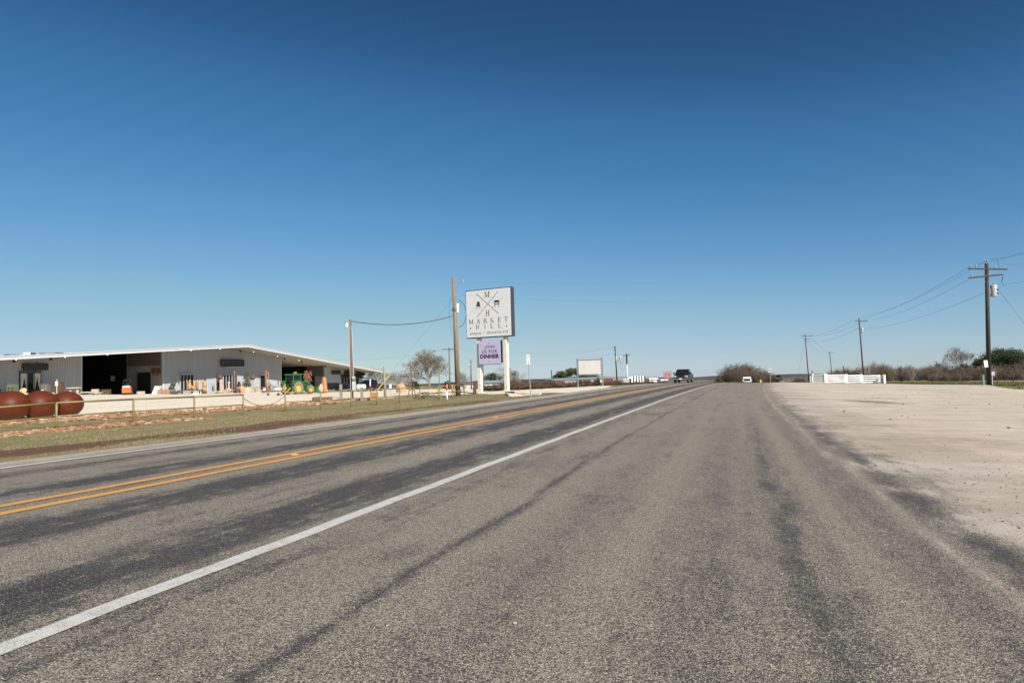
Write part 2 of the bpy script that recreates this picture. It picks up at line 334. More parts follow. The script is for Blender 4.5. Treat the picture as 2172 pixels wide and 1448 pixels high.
# ------------------------------------------------------------------ mesh builder
class MB:
    def __init__(self): self.v = []; self.f = []
    def add(self, V, Fc):
        o = len(self.v); self.v += [tuple(map(float, p)) for p in V]; self.f += [tuple(i + o for i in q) for q in Fc]; return self
    def box(self, c, s, rz=0.0, rx=0.0, ry=0.0, taper=1.0):
        x, y, z = s[0] / 2, s[1] / 2, s[2] / 2
        V = [(-x, -y, -z), (x, -y, -z), (x, y, -z), (-x, y, -z), (-x * taper, -y * taper, z), (x * taper, -y * taper, z), (x * taper, y * taper, z), (-x * taper, y * taper, z)]
        if rz or rx or ry:
            m = Matrix.Rotation(rz, 3, 'Z') @ Matrix.Rotation(ry, 3, 'Y') @ Matrix.Rotation(rx, 3, 'X'); V = [m @ Vector(p) for p in V]
        V = [(p[0] + c[0], p[1] + c[1], p[2] + c[2]) for p in V]
        return self.add(V, [(0, 3, 2, 1), (4, 5, 6, 7), (0, 1, 5, 4), (1, 2, 6, 5), (2, 3, 7, 6), (3, 0, 4, 7)])
    def tube(self, p, q, r0, r1=None, n=8, cap=True):
        r1 = r0 if r1 is None else r1
        p = Vector(p); q = Vector(q); d = (q - p)
        if d.length < 1e-6: return self
        d.normalize(); a = d.orthogonal().normalized(); b = d.cross(a)
        V = []
        for c, r in ((p, r0), (q, r1)):
            for i in range(n):
                t = 2 * PI * i / n; V.append(c + (a * math.cos(t) + b * math.sin(t)) * r)
        Fc = [(i, (i + 1) % n, n + (i + 1) % n, n + i) for i in range(n)]
        if cap: Fc += [tuple(range(n - 1, -1, -1)), tuple(range(n, 2 * n))]
        return self.add(V, Fc)
    def path(self, pts, r, n=6):
        for a, b in zip(pts[:-1], pts[1:]): self.tube(a, b, r, r, n)
        return self
    def lathe(self, prof_, c=(0, 0, 0), n=20, axis='Z', sx=1, sy=1, cap=True):
        V = []; Fc = []
        for r, z in prof_:
            for i in range(n):
                t = 2 * PI * i / n; a, b = r * math.cos(t) * sx, r * math.sin(t) * sy
                p = (a, b, z) if axis == 'Z' else ((z, a, b) if axis == 'X' else (b, z, a))
                V.append((p[0] + c[0], p[1] + c[1], p[2] + c[2]))
        for k in range(len(prof_) - 1):
            for i in range(n):
                j = (i + 1) % n; Fc.append((k * n + i, k * n + j, (k + 1) * n + j, (k + 1) * n + i))
        if cap: Fc.append(tuple(range(n - 1, -1, -1))); Fc.append(tuple(range((len(prof_) - 1) * n, len(prof_) * n)))
        return self.add(V, Fc)
    def ell(self, c, r, nu=16, nv=10, jit=0.0):
        V = []; Fc = []
        for j in range(nv + 1):
            ph = PI * j / nv
            for i in range(nu):
                t = 2 * PI * i / nu; k = 1 + random.uniform(-jit, jit)
                V.append((c[0] + r[0] * k * math.sin(ph) * math.cos(t), c[1] + r[1] * k * math.sin(ph) * math.sin(t), c[2] - r[2] * k * math.cos(ph)))
        for j in range(nv):
            for i in range(nu):
                a = (i + 1) % nu; Fc.append((j * nu + i, j * nu + a, (j + 1) * nu + a, (j + 1) * nu + i))
        return self.add(V, Fc)
    def prism(self, poly, a0, a1, plane='XZ'):
        """extrude a closed polygon; XZ along y, YZ along x, XY along z"""
        n = len(poly); V = []
        for a in (a0, a1):
            for p, q in poly:
                V.append({'XZ': (p, a, q), 'YZ': (a, p, q), 'XY': (p, q, a)}[plane])
        return self.add(V, [tuple(range(n)), tuple(range(2 * n - 1, n - 1, -1))] + [((i + 1) % n, i, n + i, n + (i + 1) % n) for i in range(n)])
    def loft(self, secs):
        """secs: list of equal length rings"""
        n = len(secs[0]); V = [p for s in secs for p in s]; Fc = []
        for k in range(len(secs) - 1):
            for i in range(n):
                j = (i + 1) % n; Fc.append((k * n + i, k * n + j, (k + 1) * n + j, (k + 1) * n + i))
        Fc += [tuple(range(n - 1, -1, -1)), tuple(range((len(secs) - 1) * n, len(secs) * n))]
        return self.add(V, Fc)
    def build(self, name, m, parent=None, loc=None, rz=0.0, smooth_=False, bevel=0.0):
        me = bpy.data.meshes.new(name); me.from_pydata(self.v, [], self.f); me.validate(); me.update()
        if smooth_: me.shade_smooth()
        o = bpy.data.objects.new(name, me); COL.objects.link(o)
        if m: me.materials.append(m)
        if parent: o.parent = parent
        if loc is not None: o.location = loc
        o.rotation_euler = (0, 0, rz)
        if bevel:
            bm_ = o.modifiers.new('bevel', 'BEVEL'); bm_.width = bevel; bm_.segments = 2; bm_.limit_method = 'ANGLE'
        return o
def tag(o, label=None, cat=None, group=None, kind=None):
    if label: o['label'] = label
    if cat: o['category'] = cat
    if group: o['group'] = group
    if kind: o['kind'] = kind
    return o
def thing(name, label, cat, loc=(0, 0, 0), rz=0.0, group=None):
    o = bpy.data.objects.new(name, None); COL.objects.link(o); o.empty_display_size = 0.3
    o.location = tuple(map(float, loc)); o.rotation_euler = (0, 0, rz)
    return tag(o, label, cat, group)
def copy_tree(o, parent=None):
    c = o.copy(); COL.objects.link(c)
    if parent: c.parent = parent
    for ch in list(o.children): copy_tree(ch, c)
    return c
def text_mb(body, size, bold=0.0, shear=0.0, space=1.0, line=1.0):
    """outline letters as a flat mesh in XY, centred on x"""
    cu = bpy.data.curves.new('lettering', 'FONT'); cu.body = body; cu.size = size; cu.align_x = 'CENTER'
    cu.offset = bold; cu.shear = shear; cu.space_character = space; cu.space_line = line; cu.resolution_u = 3
    o = bpy.data.objects.new('lettering', cu); COL.objects.link(o)
    bpy.context.view_layer.update()
    me = bpy.data.meshes.new_from_object(o.evaluated_get(bpy.context.evaluated_depsgraph_get()))
    V = [tuple(v.co) for v in me.vertices]; Fc = [tuple(p.vertices) for p in me.polygons]
    bpy.data.objects.remove(o); bpy.data.meshes.remove(me)
    return V, Fc
# ---- a small book-face alphabet: thick and thin strokes with slab serifs, cap height 1
def glyph(ch):
    tk, tn, sf = 0.12, 0.05, 0.045
    q = []
    def bar(x0, y0, x1, y1, w):
        q.append([(x0 - w / 2, y0), (x0 + w / 2, y0), (x1 + w / 2, y1), (x1 - w / 2, y1)])
    def hb(x0, x1, y, h=tn): q.append([(x0, y - h / 2), (x1, y - h / 2), (x1, y + h / 2), (x0, y + h / 2)])
    def ser(x, y, w=.24): q.append([(x - w / 2, y), (x + w / 2, y), (x + w / 2, y + sf), (x - w / 2, y + sf)])
    def arc(cx, cy, rx, ry, a0, a1, thick=1.0, n=14):
        for i in range(n):
            a, b = R(a0 + (a1 - a0) * i / n), R(a0 + (a1 - a0) * (i + 1) / n)
            def rr(t): w = tn + (tk - tn) * abs(math.cos(t)) * thick; return w
            wa, wb = rr(a), rr(b)
            q.append([(cx + rx * math.cos(a), cy + ry * math.sin(a)), (cx + rx * math.cos(b), cy + ry * math.sin(b)),
                      (cx + (rx - wb) * math.cos(b), cy + (ry - wb * .6) * math.sin(b)), (cx + (rx - wa) * math.cos(a), cy + (ry - wa * .6) * math.sin(a))])
    T_ = 1 - sf; w = .7
    if ch == 'I': bar(.2, 0, .2, 1, tk); ser(.2, 0); ser(.2, T_); w = .4
    elif ch == 'H':
        for x in (.15, .65): bar(x, 0, x, 1, tk); ser(x, 0); ser(x, T_)
        hb(.15, .65, .52); w = .8
    elif ch == 'L': bar(.15, 0, .15, 1, tk); ser(.15, T_); hb(.05, .6, .025); bar(.58, 0, .58, .24, tn); w = .64
    elif ch == 'E':
        bar(.15, 0, .15, 1, tk); hb(.05, .6, .025); hb(.05, .58, .975); hb(.15, .46, .52); bar(.58, 0, .58, .22, tn); bar(.56, .8, .56, 1, tn); bar(.46, .43, .46, .61, tn); w = .66
    elif ch == 'T': bar(.35, 0, .35, 1, tk); ser(.35, 0); hb(.02, .68, .975); bar(.045, .78, .045, 1, tn); bar(.655, .78, .655, 1, tn); w = .7
    elif ch == 'A': bar(.1, 0, .38, 1, tn); bar(.66, 0, .38, 1, tk); hb(.2, .56, .34); ser(.1, 0); ser(.66, 0); w = .76
    elif ch == 'V': bar(.38, 0, .1, 1, tk); bar(.38, 0, .66, 1, tn); ser(.1, T_); ser(.66, T_); w = .76
    elif ch == 'N': bar(.13, 0, .13, 1, tn); bar(.67, 0, .67, 1, tn); bar(.67, 0, .13, 1, tk); ser(.13, 0); ser(.1, T_); ser(.67, T_); w = .8
    elif ch == 'M':
        bar(.13, 0, .13, 1, tn); bar(.8, 0, .8, 1, tk); bar(.45, .05, .15, 1, tk); bar(.45, .05, .78, 1, tn); ser(.13, 0); ser(.8, 0); ser(.1, T_, .18); ser(.83, T_, .18); w = .93
    elif ch == 'K': bar(.15, 0, .15, 1, tk); ser(.15, 0); ser(.15, T_); bar(.2, .42, .62, 1, tn); bar(.68, 0, .33, .58, tk); ser(.68, 0); ser(.62, T_, .2); w = .78
    elif ch in 'RP':
        bar(.15, 0, .15, 1, tk); ser(.15, 0); ser(.12, T_, .2); hb(.15, .36, .975); hb(.15, .36, .5); arc(.36, .738, .26, .262, -90, 90)
        if ch == 'R': bar(.68, 0, .36, .5, tk); ser(.68, 0)
        w = .74 if ch == 'R' else .68
    elif ch == 'D': bar(.15, 0, .15, 1, tk); hb(.05, .36, .025); hb(.05, .36, .975); arc(.36, .5, .36, .5, -90, 90); w = .78
    elif ch == 'O': arc(.4, .5, .38, .51, 0, 360, n=24); w = .8
    elif ch == 'C': arc(.42, .5, .38, .51, 42, 318, n=20); bar(.7, .68, .7, .98, tn); w = .76
    elif ch == 'U': bar(.13, .3, .13, 1, tk); bar(.65, .3, .65, 1, tn); arc(.39, .32, .31, .33, 180, 360); ser(.13, T_); ser(.65, T_); w = .78
    elif ch == 'Y': bar(.38, 0, .38, .5, tk); bar(.38, .45, .1, 1, tk); bar(.38, .45, .66, 1, tn); ser(.38, 0); ser(.1, T_); ser(.66, T_); w = .76
    elif ch == '.': arc(.12, .1, .11, .11, 0, 360, 0, 12); q.append([(.05, .03), (.19, .03), (.19, .17), (.05, .17)]); w = .24
    else: w = .35
    return q, w
def serif(txt, hcap, width=None, space=0.14, xs=1.0):
    """lettering centred on x, baseline y=0; returns quads as (V, F)"""
    V = []; Fc = []; x = 0.0; n = len(txt)
    for ch in txt:
        q, w = glyph(ch)
        for k, p in enumerate(q):
            o = len(V); V += [(x + a * xs, b) for a, b in p]; Fc.append(tuple(range(o, o + 4)))
        x += w * xs + space
    x -= space; k = hcap
    kx = (width / x) if width else k
    return [((a - x / 2) * kx, b * k) for a, b in V], Fc
def sign_text(mb, VF, x, z, y):
    """put flat lettering on a vertical face at y facing -y, each stroke a hair proud of the one before so none share a plane"""
    V, Fc = VF
    i = 0
    if len(V) and len(V[0]) == 3:
        mb.add([(p[0] + x, y, p[1] + z) for p in V], Fc)
    else:
        for f in Fc:
            mb.add([(V[j][0] + x, y - 0.0004 * (i % 7), V[j][1] + z) for j in f], [tuple(range(len(f)))]); i += 1

# ------------------------------------------------------------------ ground sheets
def poly_sd(poly, x, y):
    """signed distance to a polygon, positive inside"""
    P = np.array(poly); n = len(P); d = np.full(len(x), 1e9); ins = np.zeros(len(x), bool)
    for i in range(n):
        a, b = P[i], P[(i + 1) % n]; e = b - a
        t = np.clip(((x - a[0]) * e[0] + (y - a[1]) * e[1]) / (e @ e + 1e-9), 0, 1)
        d = np.minimum(d, np.hypot(x - a[0] - t * e[0], y - a[1] - t * e[1]))
        c = ((a[1] > y) != (b[1] > y)) & (x < (b[0] - a[0]) * (y - a[1]) / (b[1] - a[1] + 1e-12) + a[0]); ins ^= c
    return np.where(ins, d, -d)
def pxy(px, py, Y): p = U(px, py, Y); return (p[0], p[1])
def sxy(s, t): a, b = st2xy(s, t); return (float(a), float(b))
YARD = [pxy(-400, 940, 26), pxy(0, 900, 32), pxy(280, 880, 38), pxy(600, 861, 50), pxy(780, 846, 62), pxy(860, 840, 68), pxy(1010, 835.5, 68), pxy(1080, 833.5, 60), pxy(1203, 832.5, 48),
        sxy(48, -4.6), sxy(62, -4.6), pxy(1300, 818, 108), pxy(1105, 828, 78), pxy(1000, 826, 120), pxy(840, 824, 190), pxy(0, 830, 260), pxy(-1500, 830, 140)]
LOT = [sxy(-40, 6), sxy(110, 6), pxy(1640, 812, 99), pxy(1705, 812.5, 100), pxy(1800, 813, 97), pxy(1875, 813.5, 93), pxy(2000, 819, 75), pxy(2172, 828, 55), pxy(2700, 860, 38), sxy(-40, 60)]
def growth(a, b, step, g):
    out = [a]
    while out[-1] < b: out.append(out[-1] + step); step *= g
    return out
sl_ = np.array(sorted(set(np.round([-600, -300, -150, -80, -40, -20] + list(np.arange(-12, 8, .4)) + list(np.arange(8, 40, .7)) + list(np.arange(40, 130, 1.25)) + growth(130, 4200, 2.0, 1.07), 3))))
tl_ = np.array(sorted(set(np.round([-x for x in growth(21, 4200, .9, 1.06)] + list(np.arange(-21, -4.5, .55)) + [-4.45] + list(np.arange(-3.6, 3.7, .9)) + list(np.arange(4.5, 13, .6)) + growth(13, 60, 1.0, 1.02) + growth(62, 4200, 3, 1.09), 3))))
SS, TT = np.meshgrid(sl_, tl_, indexing='ij')
GX, GY = st2xy(SS.ravel(), TT.ravel()); GZ = ground(GX, GY)
_s, _t = SS.ravel(), TT.ravel()
off = (_t < -9) | (_t > 30)
GZ = GZ + np.where(off, 0.05 * np.sin(GX * 0.9 + 1.3 * np.sin(GY * 0.31)) * np.cos(GY * 0.7) * smooth(0, 6, np.minimum(np.abs(_t + 9), 20)) * (_s < 140), 0)
YD = poly_sd(YARD, GX, GY); LD = poly_sd(LOT, GX, GY)
ns_, nt_ = len(sl_), len(tl_)
ii, jj = np.meshgrid(np.arange(ns_ - 1), np.arange(nt_ - 1), indexing='ij')
a_ = (ii * nt_ + jj).ravel(); quads = np.stack([a_, a_ + nt_, a_ + nt_ + 1, a_ + 1], 1)[:, ::1]
qs = _s[quads].mean(1); qt = _t[quads].mean(1); qy = YD[quads].mean(1); ql = LD[quads].mean(1)
inroad = (qt > -4.45) & (qt < 8.9) & (qs > -40) & (qs < 330)
inlot = ~inroad & (ql > 0) & (qt > 8.9)
inyard = ~inroad & (qy > 0) & (qt < -4.45)
inverge = ~inroad & ~inyard & (qt < -4.45) & (qt > -24) & (qs > -40) & (qs < 75)
rest = ~(inroad | inlot | inyard | inverge)
def dirtf(s, t):
    """bare earth strip along the ditch: 1 in the strip, 0 outside"""
    wob = .45 * np.sin(s * .45) + .3 * np.sin(s * 1.3 + 1); c = -7.6 + wob + np.clip(s - 14, 0, 60) * .04; hw = np.clip(3.0 - s * .038, .7, 3)
    return (1 - smooth(.75, 1.3, np.abs(t - c) / hw)) * np.clip(1.15 - s / 75, .25, 1)
def sheet(name, mask, m):
    q = quads[mask]; u, inv = np.unique(q, return_inverse=True); inv = inv.reshape(q.shape)
    me = bpy.data.meshes.new(name)
    me.from_pydata(np.stack([GX[u], GY[u], GZ[u]], 1).tolist(), [], inv[:, ::-1].tolist()); me.update()
    if me.polygons[0].normal.z < 0: me.flip_normals()
    at = me.attributes.new('st', 'FLOAT_VECTOR', 'POINT'); at.data.foreach_set('vector', np.stack([_s[u], _t[u], LD[u]], 1).astype(np.float32).ravel())
    ay = me.attributes.new('yard', 'FLOAT', 'POINT')
    ay.data.foreach_set('value', np.where(_t[u] < 0, YD[u], -5 + 0 * YD[u]).clip(-4, 4).astype(np.float32))
    ad = me.attributes.new('dirt', 'FLOAT', 'POINT'); ad.data.foreach_set('value', dirtf(_s[u], _t[u]).astype(np.float32))
    me.shade_smooth(); me.materials.append(m)
    o = bpy.data.objects.new(name, me); COL.objects.link(o); return tag(o, kind='structure')
road = sheet('road', inroad, PAVE)
sheet('gravel_lot', inlot, PAVE); sheet('gravel_yard', inyard, TERR); sheet('grass_verge', inverge, TERR); sheet('ground', rest, TERR)

# ---- painted lines, worn where the chips show through
def paint(name, col, wear):
    m = bpy.data.materials.new(name); n, l, b = nodes_of(m)
    g = n.new('ShaderNodeNewGeometry'); P = g.outputs['Position']
    v = n.new('ShaderNodeTexVoronoi'); v.inputs['Scale'].default_value = 150; l.new(P, v.inputs['Vector'])
    f = noise(n, l, P, 9, 5, 0.7)
    k = mth(n, l, 'ADD', mth(n, l, 'MULTIPLY', v.outputs['Distance'], 0.55), mth(n, l, 'MULTIPLY', f, 0.6))
    c = mixc(n, l, ramp(n, l, k, [(wear, 0.0), (wear + .16, 0.8)]), ramp(n, l, f, [(0.3, tuple(x * .82 for x in col)), (0.7, col)]), (.2, .18, .15))
    l.new(c, b.inputs['Base Color']); b.inputs['Roughness'].default_value = 0.7
    bump(n, l, b, mth(n, l, 'MULTIPLY', v.outputs['Distance'], -1), 0.4, 0.006)
    return m
WHITE = paint('white_road_paint', (.60, .59, .55), 0.55); YELL = paint('yellow_road_paint', (.68, .305, .03), 0.58)
def stripe(name, tc, w, m, s0=-12, s1=230):
    k = [s for s in sl_ if s0 <= s <= s1]; mb = MB(); V = []; Fc = []
    for i, s in enumerate(k):
        for t in (tc - w / 2, tc + w / 2):
            dt = 0.008 * math.sin(s * 2.1 + tc) + 0.006 * math.sin(s * 5.3); x, y = st2xy(s, t + dt); V.append((x, y, float(roadz(s, t)) + 0.007))
        if i: Fc.append((2 * i - 2, 2 * i - 1, 2 * i + 1, 2 * i))
    mb.add(V, Fc); return mb.build(name, m, road)
stripe('edge_line', -3.6, .15, WHITE); stripe('edge_line', 3.6, .15, WHITE)
stripe('centre_line', -.21, .15, YELL); stripe('centre_line', .21, .15, YELL)
def at_st(s, t): x, y = st2xy(s, t); return (float(x), float(y), gz(x, y))
for i, s in enumerate((10.1, 20.5, 31.0)):
    m_ = MB().box((0, 0, .010), (.10, .10, .02), taper=.7)
    o = m_.build('road_stud', mat('amber_reflector', (.50, .30, .09), .5), None, at_st(s, -.02), -TH)
    o.location.z += .004
    tag(o, ['amber reflective road stud nearest the camera between the yellow lines', 'amber reflective road stud second along between the yellow lines', 'amber reflective road stud farthest away between the yellow lines'][i], 'road stud', 'reflective studs between the yellow lines')

# ------------------------------------------------------------------ common materials
WOODP = mat('weathered_pole_wood', (.13, .10, .075), .85, .35, 9, stretch=(3, 3, .25), bmp=.3)
TANP = mat('sunbleached_pole_wood', (.22, .16, .105), .85, .3, 9, stretch=(3, 3, .2), bmp=.3, col2=(.15, .12, .09), amount=.5)
DARKP = mat('creosoted_pole_wood', (.032, .022, .016), .8, .4, 9, stretch=(3, 3, .2), bmp=.3)
GALV = mat('galvanised_steel', (.42, .43, .43), .45, .15, 12, .7)
CABLE = mat('black_cable', (.02, .02, .022), .6, .1)
LINEW = mat('grey_line_wire', (.10, .11, .12), .5, .1, bmp=0)
PORC = mat('grey_porcelain', (.35, .36, .37), .3, .1, bmp=0)
TRANS = mat('pale_grey_transformer_paint', (.42, .44, .44), .45, .12, 5)
WHITEP = mat('white_paint', (.78, .78, .76), .55, .06, 5)
OLIVE = mat('olive_green_pipe_paint', (.19, .165, .055), .55, .22, 7, col2=(.20, .085, .04), amount=.62)
RUSTR = mat('rusty_red_pipe_paint', (.11, .04, .028), .7, .3, 7)
RUST = mat('brown_rust', (.17, .07, .035), .85, .4, 8, bmp=.3)
BLACKM = mat('black_metal', (.018, .018, .02), .5, .2)
GLASS = mat('dark_window_glass', (.012, .014, .015), .12, .1, bmp=0, spec=.35)
RUBBER = mat('tyre_rubber', (.022, .022, .022), .9, .25, 15)
STONE = mat('pale_limestone', (.42, .37, .30), .9, .2, 9, bmp=.35)
TAN = mat('honey_carved_wood', (.38, .225, .095), .6, .3, 8, stretch=(1, 1, .4), bmp=.2)
DARKW = mat('dark_brown_wood', (.085, .055, .035), .75, .35, 7, stretch=(1, 1, .3))
GREYW = mat('grey_weathered_timber', (.25, .22, .18), .9, .3, 8, stretch=(3, 3, .3), bmp=.3)

# ------------------------------------------------------------------ market building
def roofz(w): return 7.1 - (0.0645 * -w if w < 0 else 0.0968 * w)
bld = thing('market_hall', 'long low gabled market hall clad in grey corrugated metal with deep overhang', 'building', (BO[0], BO[1], 0), math.atan2(BX[1], BX[0]))
WB, DEPTH = 4.9, 58.0
METAL = bpy.data.materials.new('grey_ribbed_cladding'); n, l, b_ = nodes_of(METAL)
tc_ = n.new('ShaderNodeTexCoord'); f_ = noise(n, l, mapping(n, l, tc_.outputs['Object'], (1.2, 1.2, .12)), 1.5, 5, .6)
c_ = ramp(n, l, f_, [(.3, (.315, .335, .36)), (.7, (.35, .37, .395))])
soot = n.new('ShaderNodeSeparateXYZ'); l.new(tc_.outputs['Object'], soot.inputs[0])
l.new(c_, b_.inputs['Base Color']); b_.inputs['Roughness'].default_value = .45; b_.inputs['Metallic'].default_value = .0
def ribbed(mb, w0, w1, b, z0, ztop, side=-1, pitch=.36, dep=.05, axis='w'):
    """trapezoid ribbed sheet; axis w: runs along the front, axis b: runs front to back at w=b"""
    k = max(1, int(round((w1 - w0) / pitch))); p = (w1 - w0) / k; pts = []
    for i in range(k):
        a = w0 + i * p
        pts += [(a, 0), (a + .55 * p, 0), (a + .65 * p, dep), (a + .9 * p, dep)]
    pts.append((w1, 0)); V = []; Fc = []
    for i, (a, d) in enumerate(pts):
        if axis == 'w': V += [(a, b + side * d, z0), (a, b + side * d, ztop(a))]
        else: V += [(b + side * d, a, z0), (b + side * d, a, ztop(a))]
        if i: Fc.append((2 * i - 2, 2 * i, 2 * i + 1, 2 * i - 1))
    mb.add(V, Fc)
wL, w172, w345, w596, w689, w770 = -50.0, fac(172, WB)[0], fac(345, WB)[0], fac(596, WB)[0], fac(689, WB)[0], fac(768, WB)[0]
def wtop(w): return roofz(w) - .30
for a, b in ((wL, w172), (w345, w596), (w689, w770)):
    mb = MB(); ribbed(mb, a, b, WB, -2.5, wtop)
    if a < 0 < b: pass
    mb.build('front_wall', METAL, bld)
for w in (w172, w345, w596, w689, w770): MB().box((w, WB - .06, wtop(w) / 2 - 1.3), (.16, .07, wtop(w) + 2.4)).build('corner_trim', mat('pale_trim_metal', (.55, .55, .54), .45, .08), bld)
# passages under the roof: side walls and back walls
INNER = mat('painted_dark_interior', (.018, .018, .018), .9, .2, 2, spec=.1)  # near-black so the unlit depth of the passages is in the wall colour
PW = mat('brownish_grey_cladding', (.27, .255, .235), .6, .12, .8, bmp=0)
def pass_b(px, w):
    """distance behind the roof edge of a point on a passage side wall seen at column px"""
    d = RT * (px - CX) / F - UP * (820 - CY) / F + FW; r = d[0] / d[1]
    o = BO + BX * w; return (r * o[1] - o[0]) / (BY[0] - r * BY[1])
PD1, PD2 = pass_b(269, w345) - WB, pass_b(652, w689) - WB
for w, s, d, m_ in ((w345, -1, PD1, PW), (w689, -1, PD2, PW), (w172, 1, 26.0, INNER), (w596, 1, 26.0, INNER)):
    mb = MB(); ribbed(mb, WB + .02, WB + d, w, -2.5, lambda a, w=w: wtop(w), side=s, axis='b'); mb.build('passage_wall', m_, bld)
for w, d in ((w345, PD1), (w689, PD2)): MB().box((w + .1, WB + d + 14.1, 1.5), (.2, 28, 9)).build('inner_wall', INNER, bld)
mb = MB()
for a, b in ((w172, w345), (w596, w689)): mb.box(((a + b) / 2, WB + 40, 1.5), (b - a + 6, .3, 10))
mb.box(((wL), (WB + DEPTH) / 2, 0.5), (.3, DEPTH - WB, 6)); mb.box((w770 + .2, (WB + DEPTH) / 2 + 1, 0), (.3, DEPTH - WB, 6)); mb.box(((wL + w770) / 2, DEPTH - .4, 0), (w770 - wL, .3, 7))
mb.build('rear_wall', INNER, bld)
# shade under the roof, built as a dark band on the passage side walls
UPB = mat('painted_shade_brown', (.10, .085, .07), .6, .2, 3)
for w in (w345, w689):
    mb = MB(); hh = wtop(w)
    ribbed(mb, WB + .3, WB + (PD1 if w == w345 else PD2) - .2, w - .07, hh - 2.1, lambda a, hh=hh: hh - .02, side=-1, axis='b'); mb.build('upper_shade_band', UPB, bld)
# roof slab and fascia
RW = [-52.0, 0.0, 46.5]
mb = MB()
mb.prism([(w, roofz(w)) for w in RW] + [(w, roofz(w) - .22) for w in RW[::-1]], .06, DEPTH, 'XZ')
roof = mb.build('roof', mat('pale_roof_metal', (.50, .50, .49), .4, .06, .6, bmp=0), bld)
mb = MB(); mb.prism([(w, roofz(w) + .05) for w in RW] + [(w, roofz(w) - .34) for w in RW[::-1]], -.02, .06, 'XZ')
mb.prism([(w, roofz(w) + .10) for w in RW] + [(w, roofz(w) + .0) for w in RW[::-1]], -.10, -.02, 'XZ')
mb.build('fascia', mat('white_fascia_metal', (.50, .50, .50), .4, .05, 1, bmp=0), roof)
mb = MB(); mb.prism([(w, roofz(w) - .225) for w in RW] + [(w, roofz(w) - .26) for w in RW[::-1]], .08, WB + .1, 'XZ')
mb.build('soffit', mat('beige_soffit', (.33, .295, .24), .7, .08, 1), roof)
# lamps under the overhang
for i, (px, py) in enumerate(((34, 762.5), (138, 756.5), (228, 752), (405, 742.5), (467, 739), (538, 743.5), (588, 752.5), (634, 761))):
    w = fac(px, 3.0, py)[0]
    lm = MB().lathe([(.02, .0), (.09, -.02), (.12, -.10), (.10, -.12)], (w, 3.0, roofz(w) - .265), 10).build('ceiling_lamp', BLACKM, bld)
    MB().lathe([(.005, -.125), (.075, -.13), (.06, -.17), (.02, -.18)], (w, 3.0, roofz(w) - .265), 10).build('bulb', glow('warm_lit_lamp', (1.0, .88, .68), 4.0), lm)
for px, py in ((30, 765), (108, 758), (510, 741), (604, 759), (640, 764), (690, 771), (738, 777), (762, 781), (788, 785)):
    w = fac(px, 3.6, py)[0]
    MB().lathe([(.03, 0), (.03, -.12), (.16, -.16), (.16, -.42), (.02, -.45)], (w, 3.6, roofz(w) - .265), 10).build('speaker', BLACKM, bld)
# roof-top kit
for i, (px, wd, hh, m_) in enumerate(((25, 1.2, .22, GALV), (57, .2, .36, WHITEP), (66, .5, .26, BLACKM), (100, 1.5, .16, GALV), (124, .7, .14, BLACKM))):
    w = fac(px, 8.0, 750)[0]
    MB().box((w, 8.0, roofz(w) + hh / 2 + .02), (wd, .9, hh)).box((w, 8.0, roofz(w) + hh + .03), (wd * 1.1, .98, .03)).build('roof_vent', m_, roof)
# windows and doors on the front
FRAME = mat('dark_door_frame', (.05, .05, .052), .5, .1); LITEF = mat('grey_door_frame', (.36, .37, .37), .4, .1)
def zat(px, py, b): w, x, y = fac(px, b, py); return U(px, py, y)[2]
def shopfront(px0, px1, pyt, pyb, nlights, name, curtains=False):
    w0, w1 = fac(px0, WB)[0], fac(px1, WB)[0]; zt = zat((px0 + px1) / 2, pyt, WB); zb = zat((px0 + px1) / 2, pyb, WB)
    y = WB - .10
    f = MB()
    f.box(((w0 + w1) / 2, y, zt - .12), (w1 - w0, .14, .24))
    for i in range(nlights + 1):
        x = w0 + (w1 - w0) * i / nlights; f.box((min(max(x, w0 + .05), w1 - .05), y - .003, (zt + zb) / 2 - .13), (.09, .14, zt - zb - .26))
    f.box(((w0 + w1) / 2, y + .003, zb + .35), (w1 - w0 - .02, .12, .10))
    d = f.build(name, LITEF if not curtains else FRAME, bld)
    MB().box(((w0 + w1) / 2, y + .02, (zt + zb) / 2), (w1 - w0 - .04, .03, zt - zb - .05)).build('glass', GLASS, d)
    if curtains:
        c = MB()
        for s, x in ((1, w0 + .1), (-1, w1 - .1), (-1, (w0 + w1) / 2 - .35), (1, (w0 + w1) / 2 + .35)):
            wd = (w1 - w0) * .2
            for k in range(7):
                a = x + s * wd * k / 7
                c.add([(a, y - .03 - .02 * (k % 2), zt - .28), (a + s * wd / 7, y - .03 - .02 * ((k + 1) % 2), zt - .28), (x + s * wd * .35 * (k + 1) / 7, y - .03 - .02 * ((k + 1) % 2), zb + .5), (x + s * wd * .35 * k / 7, y - .03 - .02 * (k % 2), zb + .5)], [(0, 1, 2, 3)])
        c.build('curtain', mat('cream_curtain', (.55, .52, .45), .9, .1), d)
    return d
shopfront(40, 86, 786.5, 834, 3, 'window', True)
shopfront(381, 409.5, 791.5, 834, 4, 'glazed_door'); shopfront(472, 497, 792.5, 832, 4, 'glazed_door'); shopfront(550, 562, 793.5, 831, 1, 'side_door'); shopfront(459, 466, 792.5, 832, 1, 'side_door')
shopfront(722, 760, 797, 826, 6, 'glazed_door')
w0, w1 = fac(722, WB)[0], fac(762, WB)[0]; z_ = zat(740, 798, WB)
MB().prism([(WB, z_ + .5), (WB, z_ - .1), (WB - 1.5, z_ - .5), (WB - 1.5, z_ - .38)], w0, w1, 'YZ').build('canopy', DARKW, bld)
